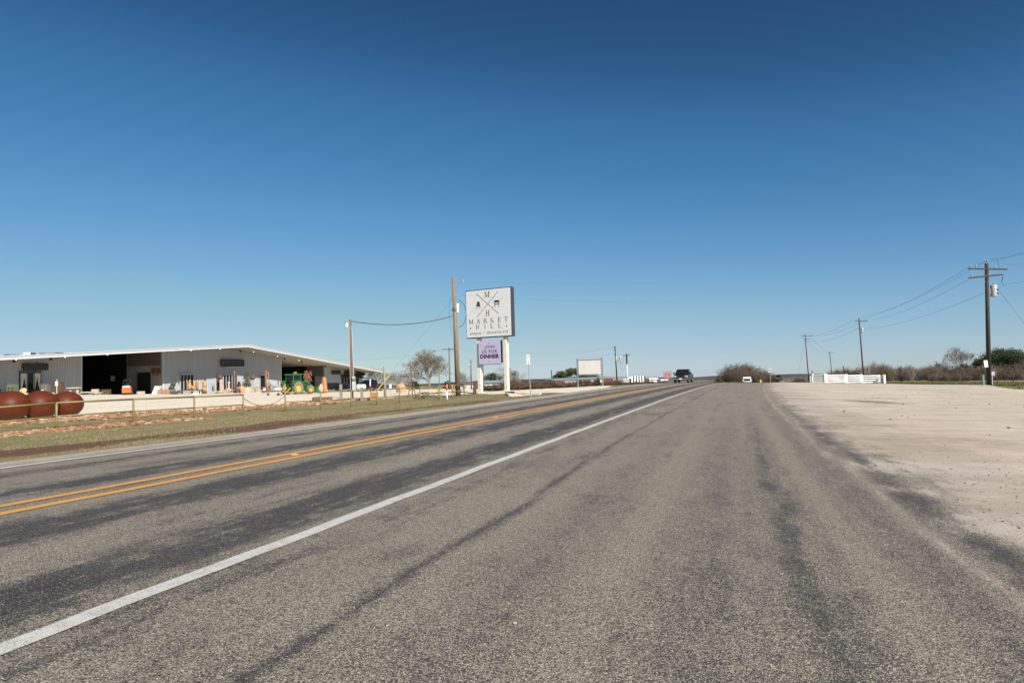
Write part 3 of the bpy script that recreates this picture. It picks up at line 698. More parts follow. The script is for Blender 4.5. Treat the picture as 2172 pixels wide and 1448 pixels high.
# door, hanging rust work and poster inside the first passage
for w, pa, pb, pt in ((w345, 293, 320, 790), (w689, 660, 668, 797)):
    b0, b1 = sorted((pass_b(pa, w), pass_b(pb, w))); p = BO + BX * w + BY * (b0 + b1) / 2; zt = U((pa + pb) / 2, pt, p[1])[2]
    MB().box((w - .1, (b0 + b1) / 2, zt / 2 - 1), (.12, b1 - b0, zt + 2)).build('passage_door', BLACKM, bld)
b0, b1 = sorted((pass_b(323, w345), pass_b(342, w345)))
m_ = MB(); zt = zat(332, 781, WB + 1)
for i in range(9):
    y = b0 + (b1 - b0) * (i + .5) / 9; h_ = random.uniform(.6, 1.3); m_.box((w345 - .14 - .01 * (i % 3), y, zt - h_ / 2), (.08, .16, h_))
m_.box((w345 - .17, (b0 + b1) / 2, zt + .03), (.06, b1 - b0, .06))
tag(m_.build('hanging_ironwork', RUST, None, (BO[0], BO[1], 0), bld.rotation_euler[2]), 'row of rusty brown iron strips hung on the passage wall of the market hall', 'ironwork')
o = MB().box((fac(241.5, WB + 9)[0], WB + 9, zat(241.5, 802, WB + 9)), (1.1, .05, .8)).build('poster', mat('grey_photo_print', (.34, .34, .33), .6, .6, 5), None, (BO[0], BO[1], 0), bld.rotation_euler[2])
tag(o, 'grey framed picture hanging in the dark passage above the forklift', 'picture')
# dark signs on the front
SLET = mat('dull_silver_lettering', (.085, .085, .082), .5, .1, bmp=0); SBRD = mat('black_sign_board', (.012, .011, .011), .5, .2, 3, bmp=0)
def wall_sign(px0, px1, py0, py1, label, lines, stand=.35, big=None, trim=False):
    b = WB - stand; w0, w1 = fac(px0, b)[0], fac(px1, b)[0]; wc = (w0 + w1) / 2
    z0, z1 = zat((px0 + px1) / 2, py1, b), zat((px0 + px1) / 2, py0, b); W, H = w1 - w0, z1 - z0
    p = BO + BX * wc + BY * b
    t = thing('shop_sign', label, 'sign', (p[0], p[1], z0), bld.rotation_euler[2])
    MB().box((0, .06, H / 2), (W, .12, H)).build('board', SBRD, t)
    for q in (-W * .3, W * .3): MB().box((q, .2, H / 2), (.06, stand - .16, .06)).build('bracket', BLACKM, t)
    m_ = MB()
    if big:
        sign_text(m_, serif('P', H * .82), -W * .42, H * .1, -.012)
        sign_text(m_, serif('L', H * .86), W * .34, H * .04, -.012)
        for txt, z, ww in lines: sign_text(m_, serif(txt, H * .28, W * ww), -W * .03, H * z, -.012)
    else:
        for txt, z, ww in lines: sign_text(m_, serif(txt, H * .34, W * ww), 0, H * z, -.012)
    m_.build('lettering', SLET, t)
    if trim: MB().box((W * .12, -.02, -.05), (W * .76, .16, .06)).build('light_strip', WHITEP, t)
    return t
wall_sign(50, 102.5, 770, 785, 'black sign reading Antica Collection above the curtained shop window', [('ANTICA', .56, .52), ('COLLECTION', .12, .90)])
wall_sign(470, 518.5, 762, 777.5, 'black sign with a tall initial P and the word Company high on the gable', [('ALLADIU', .55, .55), ('COMPANY', .10, .58)], .5, True, True)
wall_sign(705, 723, 785.5, 793.5, 'leftmost of three small black shop signs by the far wall end', [])
wall_sign(732, 748, 786.5, 794, 'middle of three small black shop signs, half hidden by the light pole', [])
wall_sign(758, 774.5, 789, 796.5, 'rightmost of three small black shop signs at the far wall corner', [])
# stain left of the gable sign

# ------------------------------------------------------------------ pipe fence
def fence_pt(px):
    Y = FEN(px); p = U(px, 850, Y); x, y = p[0], Y; return (x, y, gz(x, y))
def pipe_fence(cols, label, m, hs=1.17, r=.045, lo=.5, name='pipe_fence', endpost=None, skip=()):
    P = [fence_pt(c) if not isinstance(c, tuple) else c for c in cols]; o = P[0]
    t = thing(name, label, 'fence', o)
    L = [(p[0] - o[0], p[1] - o[1], p[2] - o[2]) for p in P]
    MB().path([(p[0], p[1], p[2] + hs) for p in L], r).build('top_rail', m, t, smooth_=True)
    MB().path([(p[0], p[1], p[2] + hs * lo) for p in L], r * .8).build('lower_rail', m, t, smooth_=True)
    for i, p in enumerate(L):
        if i in skip: continue
        MB().tube((p[0], p[1], p[2] - .2), (p[0], p[1], p[2] + hs + (.02 if i else .04)), r * 1.1, n=8).build('post', endpost if endpost and i in (0, len(L) - 1) else m, t, smooth_=True)
    return t
pipe_fence((-260, -60, 120, 283, 412, 516), 'olive green pipe rail fence at left, in front of the rust coloured spheres', OLIVE)
pipe_fence((605, 680, 745, 799, 848, 891, 930, 964, 985), 'olive green pipe rail fence running right from the sagging rope to the red gate', OLIVE)
a, b = fence_pt(516), fence_pt(605)
pts = [(0 + (b[0] - a[0]) * k / 14, (b[1] - a[1]) * k / 14, (b[2] - a[2]) * k / 14 + .98 - .52 * 4 * (k / 14) * (1 - k / 14)) for k in range(15)]
tag(MB().path(pts, .022, 5).build('rope', mat('brown_rope', (.20, .13, .075), .9, .2), None, a), 'brown rope sagging across the gap between the two pipe fences', 'rope')
# red gate and its post
a, b = fence_pt(978), fence_pt(1006)
g_ = thing('pipe_gate', 'rusty red pipe gate beside the utility pole, with a diagonal brace', 'gate', b)
v_ = np.array(a) - np.array(b)
MB().tube((0, 0, -.2), (0, 0, 1.35), .09).build('post', RUSTR, g_); MB().tube((.15, .05, -.2), (.15, .05, 1.3), .07).build('post', RUSTR, g_)
MB().tube((0, 0, 1.25), (v_[0] * 1.4, v_[1] * 1.4, v_[2] + 1.1), .05).tube((0, 0, .15), (v_[0] * 1.4, v_[1] * 1.4, v_[2] + .5), .05).tube((0, 0, .6), (v_[0] * 1.4, v_[1] * 1.4, v_[2] + 1.1), .035).build('frame', RUSTR, g_)
# chain across the entrance to the hedge rail
pa, pb = gp(1010, 67), gp(1103, 78)
pts = [tuple((pb - pa) * k / 12 + np.array([0, 0, 1.0 - .55 * 4 * (k / 12) * (1 - k / 12) + .25 * k / 12])) for k in range(13)]
tag(MB().path(pts, .02, 5).build('chain', RUST, None, tuple(pa)), 'thin rusty chain strung across the entrance behind the sign posts', 'chain')
# red rail in front of the hedge
def rail_run(cols, Ys): return [tuple(gp(c, y)) for c, y in zip(cols, Ys)]
pipe_fence(rail_run((1101, 1145, 1195, 1235, 1268, 1300, 1318, 1345, 1365, 1395), (77, 83.5, 91, 98, 104, 110, 114, 121, 126, 134)), 'rusty red pipe rail fence running along the brown hedge', RUSTR, .84, .032)
# ------------------------------------------------------------------ spheres
BALL = bpy.data.materials.new('rust_red_steel'); n, l, b_ = nodes_of(BALL)
tc_ = n.new('ShaderNodeTexCoord'); sx = n.new('ShaderNodeSeparateXYZ'); l.new(tc_.outputs['Object'], sx.inputs[0])
rg = noise(n, l, mapping(n, l, tc_.outputs['Object'], (.2, .2, 4)), 2, 4, .6); fn = noise(n, l, tc_.outputs['Object'], 5, 5, .65)
c_ = ramp(n, l, mth(n, l, 'ADD', mth(n, l, 'MULTIPLY', rg, .4), mth(n, l, 'MULTIPLY', fn, .6)), [(.3, (.066, .014, .0045)), (.55, (.10, .021, .0065)), (.75, (.15, .038, .012))])
l.new(c_, b_.inputs['Base Color']); b_.inputs['Roughness'].default_value = .5; b_.inputs['Specular IOR Level'].default_value = .22
for px, wpx, Y, lab in ((23, 74, 34.5, 'leftmost of three big rust red spheres, cut by the photo edge'), (85, 71, 35.6, 'middle of three big rust red spheres behind the pipe fence'), (141, 64, 37.0, 'rightmost of three big rust red spheres behind the pipe fence')):
    p = gp(px, Y); rr = wpx * Y / F / 2; hh = rr * .86
    t = thing('steel_sphere', lab, 'sphere', tuple(p), 0, 'rust red spheres behind the fence')
    m_ = MB().ell((0, 0, hh * .96), (rr, rr, hh), 40, 24); m_.build('shell', BALL, t, smooth_=True)
    MB().lathe([(rr * 1.003, hh * .93), (rr * 1.006, hh * .95), (rr * 1.003, hh * .97)], n=40).build('seam', BALL, t, smooth_=True)

# ------------------------------------------------------------------ poles and wires
def pole_body(t, h, r0, r1, m, lean=0.0):
    return MB().tube((0, 0, -.4), (lean, 0, h), r0, r1, 12).build('pole', m, t, smooth_=True)
def transformer(t, x, z, y=-.05, r=.24, h=.85):
    c = MB().lathe([(r * .95, 0), (r, .03), (r, h), (r * .92, h + .05), (r * .3, h + .09)], (x, y, z), 14).build('transformer', TRANS, t, smooth_=True)
    MB().lathe([(.05, 0), (.05, .05), (.09, .07), (.05, .1), (.09, .13), (.05, .16), (.08, .19), (.03, .26)], (x, y, z + h + .07), 8).build('bushing', PORC, c)
    for k in (0.3, .62): MB().box((x + r * .75, y - r * .75, z + h * k), (.12, .12, .12), .8).build('terminal', BLACKM, c)
    MB().box((x - r * .5 * (1 if x > 0 else -1) - .08 * (1 if x > 0 else -1), y, z + h * .5), (r * 1.2, .1, .5)).build('bracket', GALV, c)
def insulator(m_, x, y, z, s=1.0):
    m_.lathe([(.02, 0), (.02, .1 * s), (.07 * s, .12 * s), (.07 * s, .18 * s), (.04 * s, .2 * s), (.07 * s, .23 * s), (.05 * s, .3 * s)], (x, y, z), 8)
def crossarm(t, z, half, m, ins, rz=0.0, slope=0.0, off=0.0):
    a = MB().box((off, -.16, z), (half * 2, .10, .13), 0, 0, slope).build('crossarm', mat('dark_crossarm_timber', (.06, .047, .037), .85, .35, 9), t)
    MB().tube((-half * .45, -.16, z), (0, -.05, z - half * .45), .02, n=5).tube((half * .45, -.16, z), (0, -.05, z - half * .45), .02, n=5).build('brace', GALV, a)
    for x in ins: m_ = MB(); insulator(m_, x, -.16, z + .06 - slope * x); m_.build('insulator', PORC, a)
    return a
WIRE_N = []
def wire(p, q, sag, r, label, name='power_line', m=None, n=18, group=None):
    p = np.array(p, float); q = np.array(q, float)
    pts = [tuple((q - p) * k / n - np.array([0, 0, sag * 4 * (k / n) * (1 - k / n)])) for k in range(n + 1)]
    return tag(MB().path(pts, r, 4).build(name, m or LINEW, None, tuple(p)), label, 'cable', group)
# tall pole at the right
pr = gp(2098, 62.0); hR = top_h(2093, 559, 62, pr[2])
tR = thing('utility_pole', 'tall dark utility pole at far right with two crossarms and a transformer', 'utility pole', tuple(pr), R(-8))
tR.rotation_euler = (0, .036, R(-8)); pole_body(tR, hR, .20, .15, DARKP, 0)
crossarm(tR, hR - .52, 1.62, WOODP, (-1.45, -.95, .65, 1.4), slope=.03)
crossarm(tR, hR - 1.18, 1.45, DARKP, (-1.35,), slope=-.10, off=-.15)
transformer(tR, .5, hR - 3.05, -.1, .27, 1.0)
MB().tube((.95, -.2, hR - .45), (.8, -.2, hR + .35), .012).build('jumper_wire', BLACKM, tR)
m_ = MB().tube((1.25, -.2, hR - 1.2), (1.1, -.25, hR - 1.7), .03, n=6).tube((1.1, -.25, hR - 1.7), (1.3, -.25, hR - 2.1), .015, n=5); m_.build('fuse_cutout', BLACKM, tR)
insx = MB(); insulator(insx, .06, 0, hR, 1.2); insx.build('insulator', PORC, tR)
m_ = MB().box((-.33, -.2, 1.9), (.30, .05, .62), 0, 0, -.12); m_.build('notice_board', WHITEP, tR)
MB().box((.25, -.12, 1.02), (.26, .16, .34)).box((.2, -.12, .45), (.06, .06, .9)).build('meter_box', TRANS, tR)
pg = gp(2086, 61.6)
t = thing('cable_pedestal', 'pale green cable pedestal at the foot of the right utility pole', 'pedestal', tuple(pg))
MB().box((0, 0, .4), (.16, .16, .9)).build('housing', mat('pale_green_plastic', (.13, .20, .155), .5, .1), t, bevel=.01); MB().box((0, 0, .88), (.19, .19, .07)).build('cap', MATS['pale_green_plastic'], t, bevel=.01)
def road_pole(px, Ybase, pytop, label, trans=False, rz=0.0, mm=DARKP, arm=1.3, r=.15, second=False, lean=0.0):
    p = gp(px, Ybase); h = top_h(px, pytop, Ybase, p[2])
    t = thing('utility_pole', label, 'utility pole', tuple(p), rz); pole_body(t, h, r, r * .7, mm, lean)
    if arm: crossarm(t, h - .55, arm, WOODP, (-arm * .92, arm * .92))
    i_ = MB(); insulator(i_, lean, 0, h, 1.0); i_.build('insulator', PORC, t)
    if second: crossarm(t, h - 1.5, arm * .5, WOODP, (-arm * .4,))
    if trans: transformer(t, .40 + lean * (h - 2.4) / h, h - 2.9, -.1, .24, .95)
    return t, p, h
t2, p2, h2 = road_pole(1832.5, 135, 675, 'dark utility pole with one crossarm and transformer behind the white board fence', True, lean=-.35)
t3, p3, h3 = road_pole(1717, 210, 708.5, 'thin dark utility pole left of the white fence with crossarm and guy wire', False, arm=1.7, r=.17, second=True, lean=-.6)
t4, p4, h4 = road_pole(1766, 330, 745.5, 'most distant utility pole, small with one crossarm above the white fence', False, arm=1.8, r=.2, lean=-.7)
def armpt(p, h, dx, dz, lean=0.0, rz=0.0): return (p[0] + lean + dx * math.cos(rz), p[1] + dx * math.sin(rz) - .16, p[2] + h + dz)
# line wires along the right side
q0 = U(2260, 505, 40); q1 = U(2260, 516, 40.5); q2 = U(2260, 545, 41); q3 = U(2270, 573, 42)
wire(armpt(pr, hR, .38 + -1.2, -.1), q0, .15, .011, 'uppermost power line leaving the right pole to the frame edge')
wire(armpt(pr, hR, .38 + .06, .35), q1, .15, .010, 'power line just below the uppermost one at the right pole')
wire(armpt(pr, hR, .38 + 1.55, -.15), q2, .15, .010, 'power line from the right tip of the tall pole crossarm')
wire(armpt(pr, hR, .38 + 1.0, -2.0), q3, .15, .009, 'lowest power line leaving the tall right pole to the right')
wire((pr[0] + 1.1, pr[1], pr[2] + hR - 2.0), U(2230, 760, 55), .05, .012, 'thin guy wire slanting down right from the transformer of the tall pole', 'guy_wire')
for dx, dz, ex, ez, lab in ((-1.5, -.2, -1.15, -.3, 'upper power line sagging from the tall right pole to the transformer pole'), (.06, .3, .0, .25, 'second power line sagging from the tall right pole to the transformer pole'),
                            (-1.7, -1.35, 1.15, -.35, 'third power line sagging from the tall right pole to the transformer pole'), (-.2, -2.6, -.3, -2.0, 'lowest power line sagging from the tall right pole to the transformer pole')):
    wire(armpt(pr, hR, .38 + dx, dz), armpt(p2, h2, ex, ez, -.35), .9, .013, lab)
for dx, dz, ex, ez, lab in ((-1.2, -.3, -1.5, -.3, 'upper wire from the transformer pole to the thin guyed pole'), (1.2, -.3, 1.5, -.3, 'middle wire from the transformer pole to the thin guyed pole'), (-.1, -1.8, .2, -2.0, 'lower wire from the transformer pole to the thin guyed pole')):
    wire(armpt(p2, h2, dx, dz, -.35), armpt(p3, h3, ex, ez, -.6), 1.2, .02, lab)
for ex, ez, lab in ((-1.6, -.3, 'upper wire from the thin guyed pole to the most distant pole'), (1.4, -.4, 'lower wire from the thin guyed pole to the most distant pole')):
    wire(armpt(p3, h3, ex, ez, -.6), armpt(p4, h4, ex, ez, -.7), 1.5, .025, lab)
wire(armpt(p3, h3, -.2, -1.6, -.6), U(1692, 800, 212), .05, .02, 'guy wire slanting down left from the thin dark pole', 'guy_wire')
# tan pole by the sign
pu = gp(972, 64.5); hU = top_h(962, 588, 64.5, pu[2])
tU = thing('utility_pole', 'tall sun bleached wooden utility pole left of the white market sign', 'utility pole', tuple(pu)); 
MB().tube((0, 0, -.4), (-.20, 0, hU), .26, .16, 14).build('pole', TANP, tU, smooth_=True)
def onp(z): return -.20 * z / hU
m_ = MB(); zz = hU - .35
m_.tube((onp(zz), -.05, zz), (onp(zz) + 1.0, -.1, zz - .08), .02, n=6)
for k in range(7): m_.lathe([(.02, 0), (.06, .02), (.02, .05)], (onp(zz) + .2 + .11 * k, -.1, zz - .06), 8)
m_.box((onp(zz) + .95, -.1, zz - .05), (.05, .05, .35)); m_.build('line_insulator', PORC, tU)
zz = hU - 1.75; MB().tube((onp(zz), -.1, zz), (onp(zz) + .55, -.15, zz + .05), .025, n=6).lathe([(.03, 0), (.07, .05), (.03, .12)], (onp(zz) + .5, -.15, zz), 8).build('side_bracket', PORC, tU)
zz = hU - 2.95
MB().box((onp(zz) + .30, -.1, zz), (.20, .16, .85)).build('switch_box', WHITEP, tU, bevel=.02)
MB().lathe([(.24, 0), (.25, .25)], (onp(zz), 0, zz - .25), 14).build('clamp_band', mat('dark_band_steel', (.12, .10, .08), .6), tU)
loop = [(onp(hU - 2.4) + .35 + .75 * math.sin(a), -.12, hU - 3.5 + 1.25 * math.cos(a)) for a in np.linspace(0.1, PI, 16)]
MB().path(loop, .025, 6).build('cable_loop', CABLE, tU)
loop = [(onp(zz) - .2 - .3 * math.sin(a), -.15, hU - 2.6 + 1.9 * math.cos(a) - 1.0) for a in np.linspace(.3, PI - .2, 12)]
MB().path(loop, .012, 5).build('ground_wire', CABLE, tU)
# light pole
pl = gp(748.5, 62); hL = top_h(745, 678, 62, pl[2])
tL = thing('light_pole', 'dark wooden light pole with white meter boxes in front of the market hall', 'light pole', tuple(pl))
MB().tube((0, 0, -.4), (-.13, 0, hL), .17, .12, 12).build('pole', WOODP, tL, smooth_=True)
lamp = MB().tube((-.13, -.05, hL - .35), (-.42, -.1, hL - .3), .025, n=6).lathe([(.05, 0), (.10, -.02), (.13, -.14), (.10, -.16)], (-.44, -.1, hL - .22), 10).build('lamp_arm', GALV, tL)
MB().lathe([(.10, -.16), (.13, -.24), (.10, -.42), (.02, -.47)], (-.44, -.1, hL - .22), 10).build('lamp_globe', mat('white_lamp_globe', (.8, .8, .76), .3, .05), lamp)
MB().tube((.17, -.12, .1), (.02, -.1, hL - .6), .03, n=8).build('conduit', TRANS, tL)
MB().tube((-.17, -.1, .1), (-.22, -.1, hL - .1), .02, n=6).build('conduit', mat('pinkish_pvc', (.52, .44, .40), .5), tL)
zb = top_h(750, 827, 62, pl[2]); zm = top_h(750, 808, 62, pl[2]); zt = top_h(750, 798, 62, pl[2])
bx_ = MB().box((.18, -.26, (zb + zm) / 2), (.30, .22, zm - zb)).build('meter_cabinet', TRANS, tL, bevel=.015)
mt = MB().box((.17, -.26, (zt + zm) / 2 + .04), (.26, .2, zt - zm - .1)).build('meter_cabinet', TRANS, tL, bevel=.015)
MB().lathe([(.10, 0), (.10, .10), (.05, .13)], (0, 0, 0), 12, 'Y').build('meter', GALV, mt, (.22, -.48, (zt + zm) / 2))
MB().tube((.15, -.2, -.1), (.15, -.2, zb), .05, n=8).build('conduit', TRANS, tL)
pa_ = (pl[0] - .1, pl[1], pl[2] + hL - .12); zz = top_h(964, 670, 64.5, pu[2]); pb_ = (pu[0] + onp(zz) - .18, pu[1], pu[2] + zz)
wire(pa_, pb_, .55, .045, 'thick black twisted cable from the light pole to the tan utility pole', 'overhead_cable', CABLE)
wire((pu[0] + onp(hU - .4) + .9, pu[1] - .1, pu[2] + hU - .45), U(1450, 596, 110), .3, .008, 'faint high wire passing right above the market sign')
wire((pu[0] + onp(hU - 1.7) + .5, pu[1] - .1, pu[2] + hU - 1.7), U(1450, 640, 95), .3, .008, 'faint wire crossing just behind the top of the market sign')
wire((pu[0] + onp(hU - 2) - .1, pu[1], pu[2] + hU - 2.0), U(836, 780, 85), .1, .0055, 'thin guy wire slanting down left from the tan pole', 'guy_wire')
# guyed short post with yellow guard
pb = gp(817, 66); h_ = top_h(815, 777, 66, pb[2])
t = thing('utility_post', 'short grey wooden post with a yellow guy guard beside it', 'post', tuple(pb)); MB().tube((0, 0, -.3), (-.05, 0, h_), .13, .10, 10).build('pole', GREYW, t, smooth_=True)
pa = U(826, 796.5, 66) - pb; pc = U(802, 825, 66) - pb
MB().tube(tuple(pa), tuple(pc), .045, n=7).build('guy_guard', mat('yellow_plastic_guard', (.70, .55, .04), .5, .05), t)
MB().tube(tuple(pa), (-.05, 0, h_ - .1), .012, n=4).tube(tuple(pc), (pc[0] - .6, pc[1], -.1), .012, n=4).build('guy_wire', GALV, t)
# thin poles behind the sign
def plain_pole(px, Y, pyt, label, r=.13, arm=0.0, m=WOODP, box=False, lean=0.0):
    p = gp(px, Y); h = top_h(px, pyt, Y, p[2]); t = thing('utility_pole', label, 'utility pole', tuple(p))
    pole_body(t, h, r, r * .75, m, lean)
    if arm: crossarm(t, h - .4, arm, WOODP, (-arm * .9, arm * .9))
    if box: transformer(t, -.35, h - 1.5, -.1, .2, .7)
    return t, p, h
tA, pA, hA = plain_pole(954.5, 125, 736, 'thin utility pole with crossarm between the bare oak and the tan pole', arm=1.3, r=.14)
tB, pB, hB = plain_pole(1000, 130, 763, 'thin utility pole with pale transformer left of the sign posts', box=True, r=.15)
plain_pole(1025.5, 100, 770, 'dark bare pole seen between the two white sign posts', r=.12)
plain_pole(1083, 150, 779.5, 'short bare pole right of the right sign post', r=.13)
plain_pole(1171, 170, 785, 'short dark pole left of the evergreen clump behind the storage sheds', r=.15, m=DARKP)
plain_pole(868.5, 112, 790, 'slim short pole left of the rusty iron stand with spread legs', r=.08)
plain_pole(1724, 215, 786, 'stub of a pole just above the left end of the white fence', r=.18, m=DARKP)
plain_pole(1793, 190, 776, 'leaning dark pole stub rising behind the middle of the white fence', r=.2, m=DARKP, lean=-.4)
tC, pC, hC = plain_pole(1310, 150, 733.5, 'dark utility pole carrying white transformers right of the blank billboard', r=.16, m=DARKP, lean=-.3)
for x in (-.0, .75): transformer(tC, x if x else -.12, hC - 3.3, -.3, .22, .95)
insx = MB()
for x, z in ((-.45, hC - .3), (-.35, hC - 1.5), (.15, hC - .1)): insulator(insx, x, -.1, z)
insx.build('insulator', PORC, tC)
tD, pD, hD = plain_pole(1331.5, 152, 751, 'pale service pole with drooping cables beside the storage sheds', r=.11, m=WHITEP)
MB().tube((0, 0, hD - 2.2), (0, 0, hD + .1), .17).build('pole_top', DARKP, tD); crossarm(tD, hD - .25, .8, GALV, (-.7, .7))
for i, (sx_, sg) in enumerate(((.5, 1.6), (.2, 2.2))):
    wire((pC[0] + sx_, pC[1] - .3, pC[2] + hC - 2.5 - i * .6), (pD[0] - .6 + i * .7, pD[1], pD[2] + hD - .3 - i), sg, .03, ['upper drooping cable between the transformer pole and the pale service pole', 'lower drooping cable between the transformer pole and the pale service pole'][i], 'overhead_cable', CABLE)
wire((pC[0] - .4, pC[1], pC[2] + hC - .2), U(1040, 752, 110), .8, .012, 'faint wire running left from the transformer pole past the banner')
wire((pC[0] - .4, pC[1], pC[2] + hC - 1.6), (pB[0], pB[1], pB[2] + hB - .2), .8, .012, 'faint lower wire from the transformer pole to the pole left of the sign')
wire((pA[0], pA[1], pA[2] + hA - .3), U(690, 762, 150), .8, .012, 'faint wire running left from the thin crossarm pole over the market hall roof')
wire((pA[0] + 1, pA[1], pA[2] + hA - .3), (pC[0], pC[1], pC[2] + hC), 1.2, .012, 'faint wire from the thin crossarm pole behind the banner to the transformer pole')

# ------------------------------------------------------------------ the big sign
ps = (gp(1017, 70) + gp(1072, 69)) / 2; ps[2] = gz(ps[0], ps[1]); SA = R(-30)
tS = thing('pylon_sign', 'tall white square market sign on two white posts with a lilac banner below', 'sign', tuple(ps), SA)
Yc = ps[1]
zT, zBt = top_h(1036, 613, Yc, ps[2]), top_h(1040, 714, Yc, ps[2]); zV0, zV1 = top_h(1040, 772, Yc, ps[2]), top_h(1040, 722, Yc, ps[2])
# local x offset of a photo column on the sign face
def sx_of(px, py):
    d = RT * (px - CX) / F - UP * (py - CY) / F + FW; r = d[0] / d[1]; c, s = math.cos(SA), math.sin(SA)
    return (r * ps[1] - ps[0]) / (c - r * s)
xl, xr = sx_of(989, 660), sx_of(1083.5, 660); BW = xr - xl; BC = (xl + xr) / 2; BH = zT - zBt; BD = .62
SGREY = mat('white_sign_face', (.66, .665, .655), .45, .012, .5, bmp=0); SDARK = mat('dark_slate_sign_edge', (.035, .042, .052), .5, .15); INK = mat('black_sign_ink', (.03, .03, .034), .6, .1, bmp=0)
CRM = mat('cream_post_paint', (.66, .63, .55), .6, .12, 4, col2=(.50, .40, .26), amount=.6)
sl0 = -.01
MB().box((BC, BD / 2 + .02, (zT + zBt) / 2), (BW + .12, BD, BH + .12)).build('cabinet', SDARK, tS, bevel=.01)
MB().box((BC, .0, (zT + zBt) / 2), (BW - .04, .05, BH - .06)).build('sign_face', SGREY, tS)
for x in (sx_of(1013.5, 770), sx_of(1070, 770)):
    MB().box((x, .38, zBt / 2 - .2), (.40, .40, zBt + .4)).build('post', CRM, tS, bevel=.015)
m_ = MB(); yf = -.032
def fx(u): return BC + (u - .5) * BW       # u,v are fractions of the face, v from the bottom
def fz(v): return zBt + v * BH
def stroke(u0, v0, u1, v1, w, k=0):
    a = np.array([fx(u0), fz(v0)]); b = np.array([fx(u1), fz(v1)]); d = (b - a) / np.linalg.norm(b - a); nn = np.array([-d[1], d[0]]) * w / 2
    m_.add([(p[0], yf - .001 * k, p[1]) for p in (a - nn, b - nn, b + nn, a + nn)], [(0, 1, 2, 3)])
stroke(.245, .93, .735, .47, .045); stroke(.73, .93, .245, .43, .045, 1)
sign_text(m_, serif('M', BH * .125, BW * .115), fx(.485), fz(.83), yf); sign_text(m_, serif('H', BH * .125, BW * .085), fx(.49), fz(.435), yf)
for ch, u in zip('MARKET', (.11, .275, .435, .59, .75, .895)): 
    sign_text(m_, serif(ch, BH * .095, BW * (.105 if ch == 'M' else .085)), fx(u), fz(.295), yf)
for ch, u in zip('HILL', (.255, .425, .58, .755)): sign_text(m_, serif(ch, BH * .095, BW * (.04 if ch == 'I' else .075)), fx(u), fz(.175), yf)
for u in (.09, .90): m_.add([(fx(u) + .075 * math.cos(a), yf, fz(.205) + .075 * math.sin(a)) for a in np.linspace(0, 2 * PI, 13)[:-1]], [tuple(range(12))])
m_.build('lettering', INK, tS)
m_ = MB(); V, Fc = text_mb('antiques  \u2022  decorative arts', BH * .092, 0, .25, 1.03)
xs_ = [p[0] for p in V]; k_ = BW * .86 / (max(xs_) - min(xs_)); m_.add([((p[0]) * k_ + fx(.5), yf, p[1] + fz(.065)) for p in V], Fc); m_.build('small_lettering', mat('grey_sign_ink', (.12, .12, .12), .6, .1, bmp=0), tS)
# armchair and settee silhouettes
m_ = MB(); c0, z0 = fx(.285), fz(.70); u_ = BW / 100.0
def disc(cx, cz, rx, rz, k=0, n=18): m_.add([(cx + rx * math.cos(a), yf - .001 * k, cz + rz * math.sin(a)) for a in np.linspace(0, 2 * PI, n + 1)[:-1]], [tuple(range(n))])
def rect(cx, cz, w, h, k=0): m_.add([(cx - w / 2, yf - .001 * k, cz - h / 2), (cx + w / 2, yf - .001 * k, cz - h / 2), (cx + w / 2, yf - .001 * k, cz + h / 2), (cx - w / 2, yf - .001 * k, cz + h / 2)], [(0, 1, 2, 3)])
disc(c0, z0 + 2.0 * u_, 3.3 * u_, 3.6 * u_); rect(c0, z0 - 2.8 * u_, 8.6 * u_, 2.6 * u_, 1); rect(c0 - 3.7 * u_, z0 - 1.2 * u_, 1.0 * u_, 2.4 * u_, 2); rect(c0 + 3.7 * u_, z0 - 1.2 * u_, 1.0 * u_, 2.4 * u_, 2); rect(c0, z0 - .8 * u_, 5 * u_, 2.2 * u_, 3)
for dx in (-4.2, -2.6, 2.6, 4.2): rect(c0 + dx * u_, z0 - 6.6 * u_, .38 * u_, 5.0 * u_, 4)
c1 = fx(.70)
rect(c1, z0 + 3.2 * u_, 10.8 * u_, 3.2 * u_, 0); disc(c1 - 2.5 * u_, z0 + 1.3 * u_, 2.6 * u_, 1.0 * u_, 1); disc(c1 + 2.5 * u_, z0 + 1.3 * u_, 2.6 * u_, 1.0 * u_, 1)
rect(c1 - 5.2 * u_, z0 + .2 * u_, .9 * u_, 5.4 * u_, 2); rect(c1 + 5.2 * u_, z0 + .2 * u_, .9 * u_, 5.4 * u_, 2); rect(c1, z0 - 2.4 * u_, 10.4 * u_, 1.3 * u_, 3)
for dx in (-4.6, -3.4, 3.4, 4.6): rect(c1 + dx * u_, z0 - 5.4 * u_, .38 * u_, 5.0 * u_, 4)
m_.build('furniture_emblem', INK, tS)
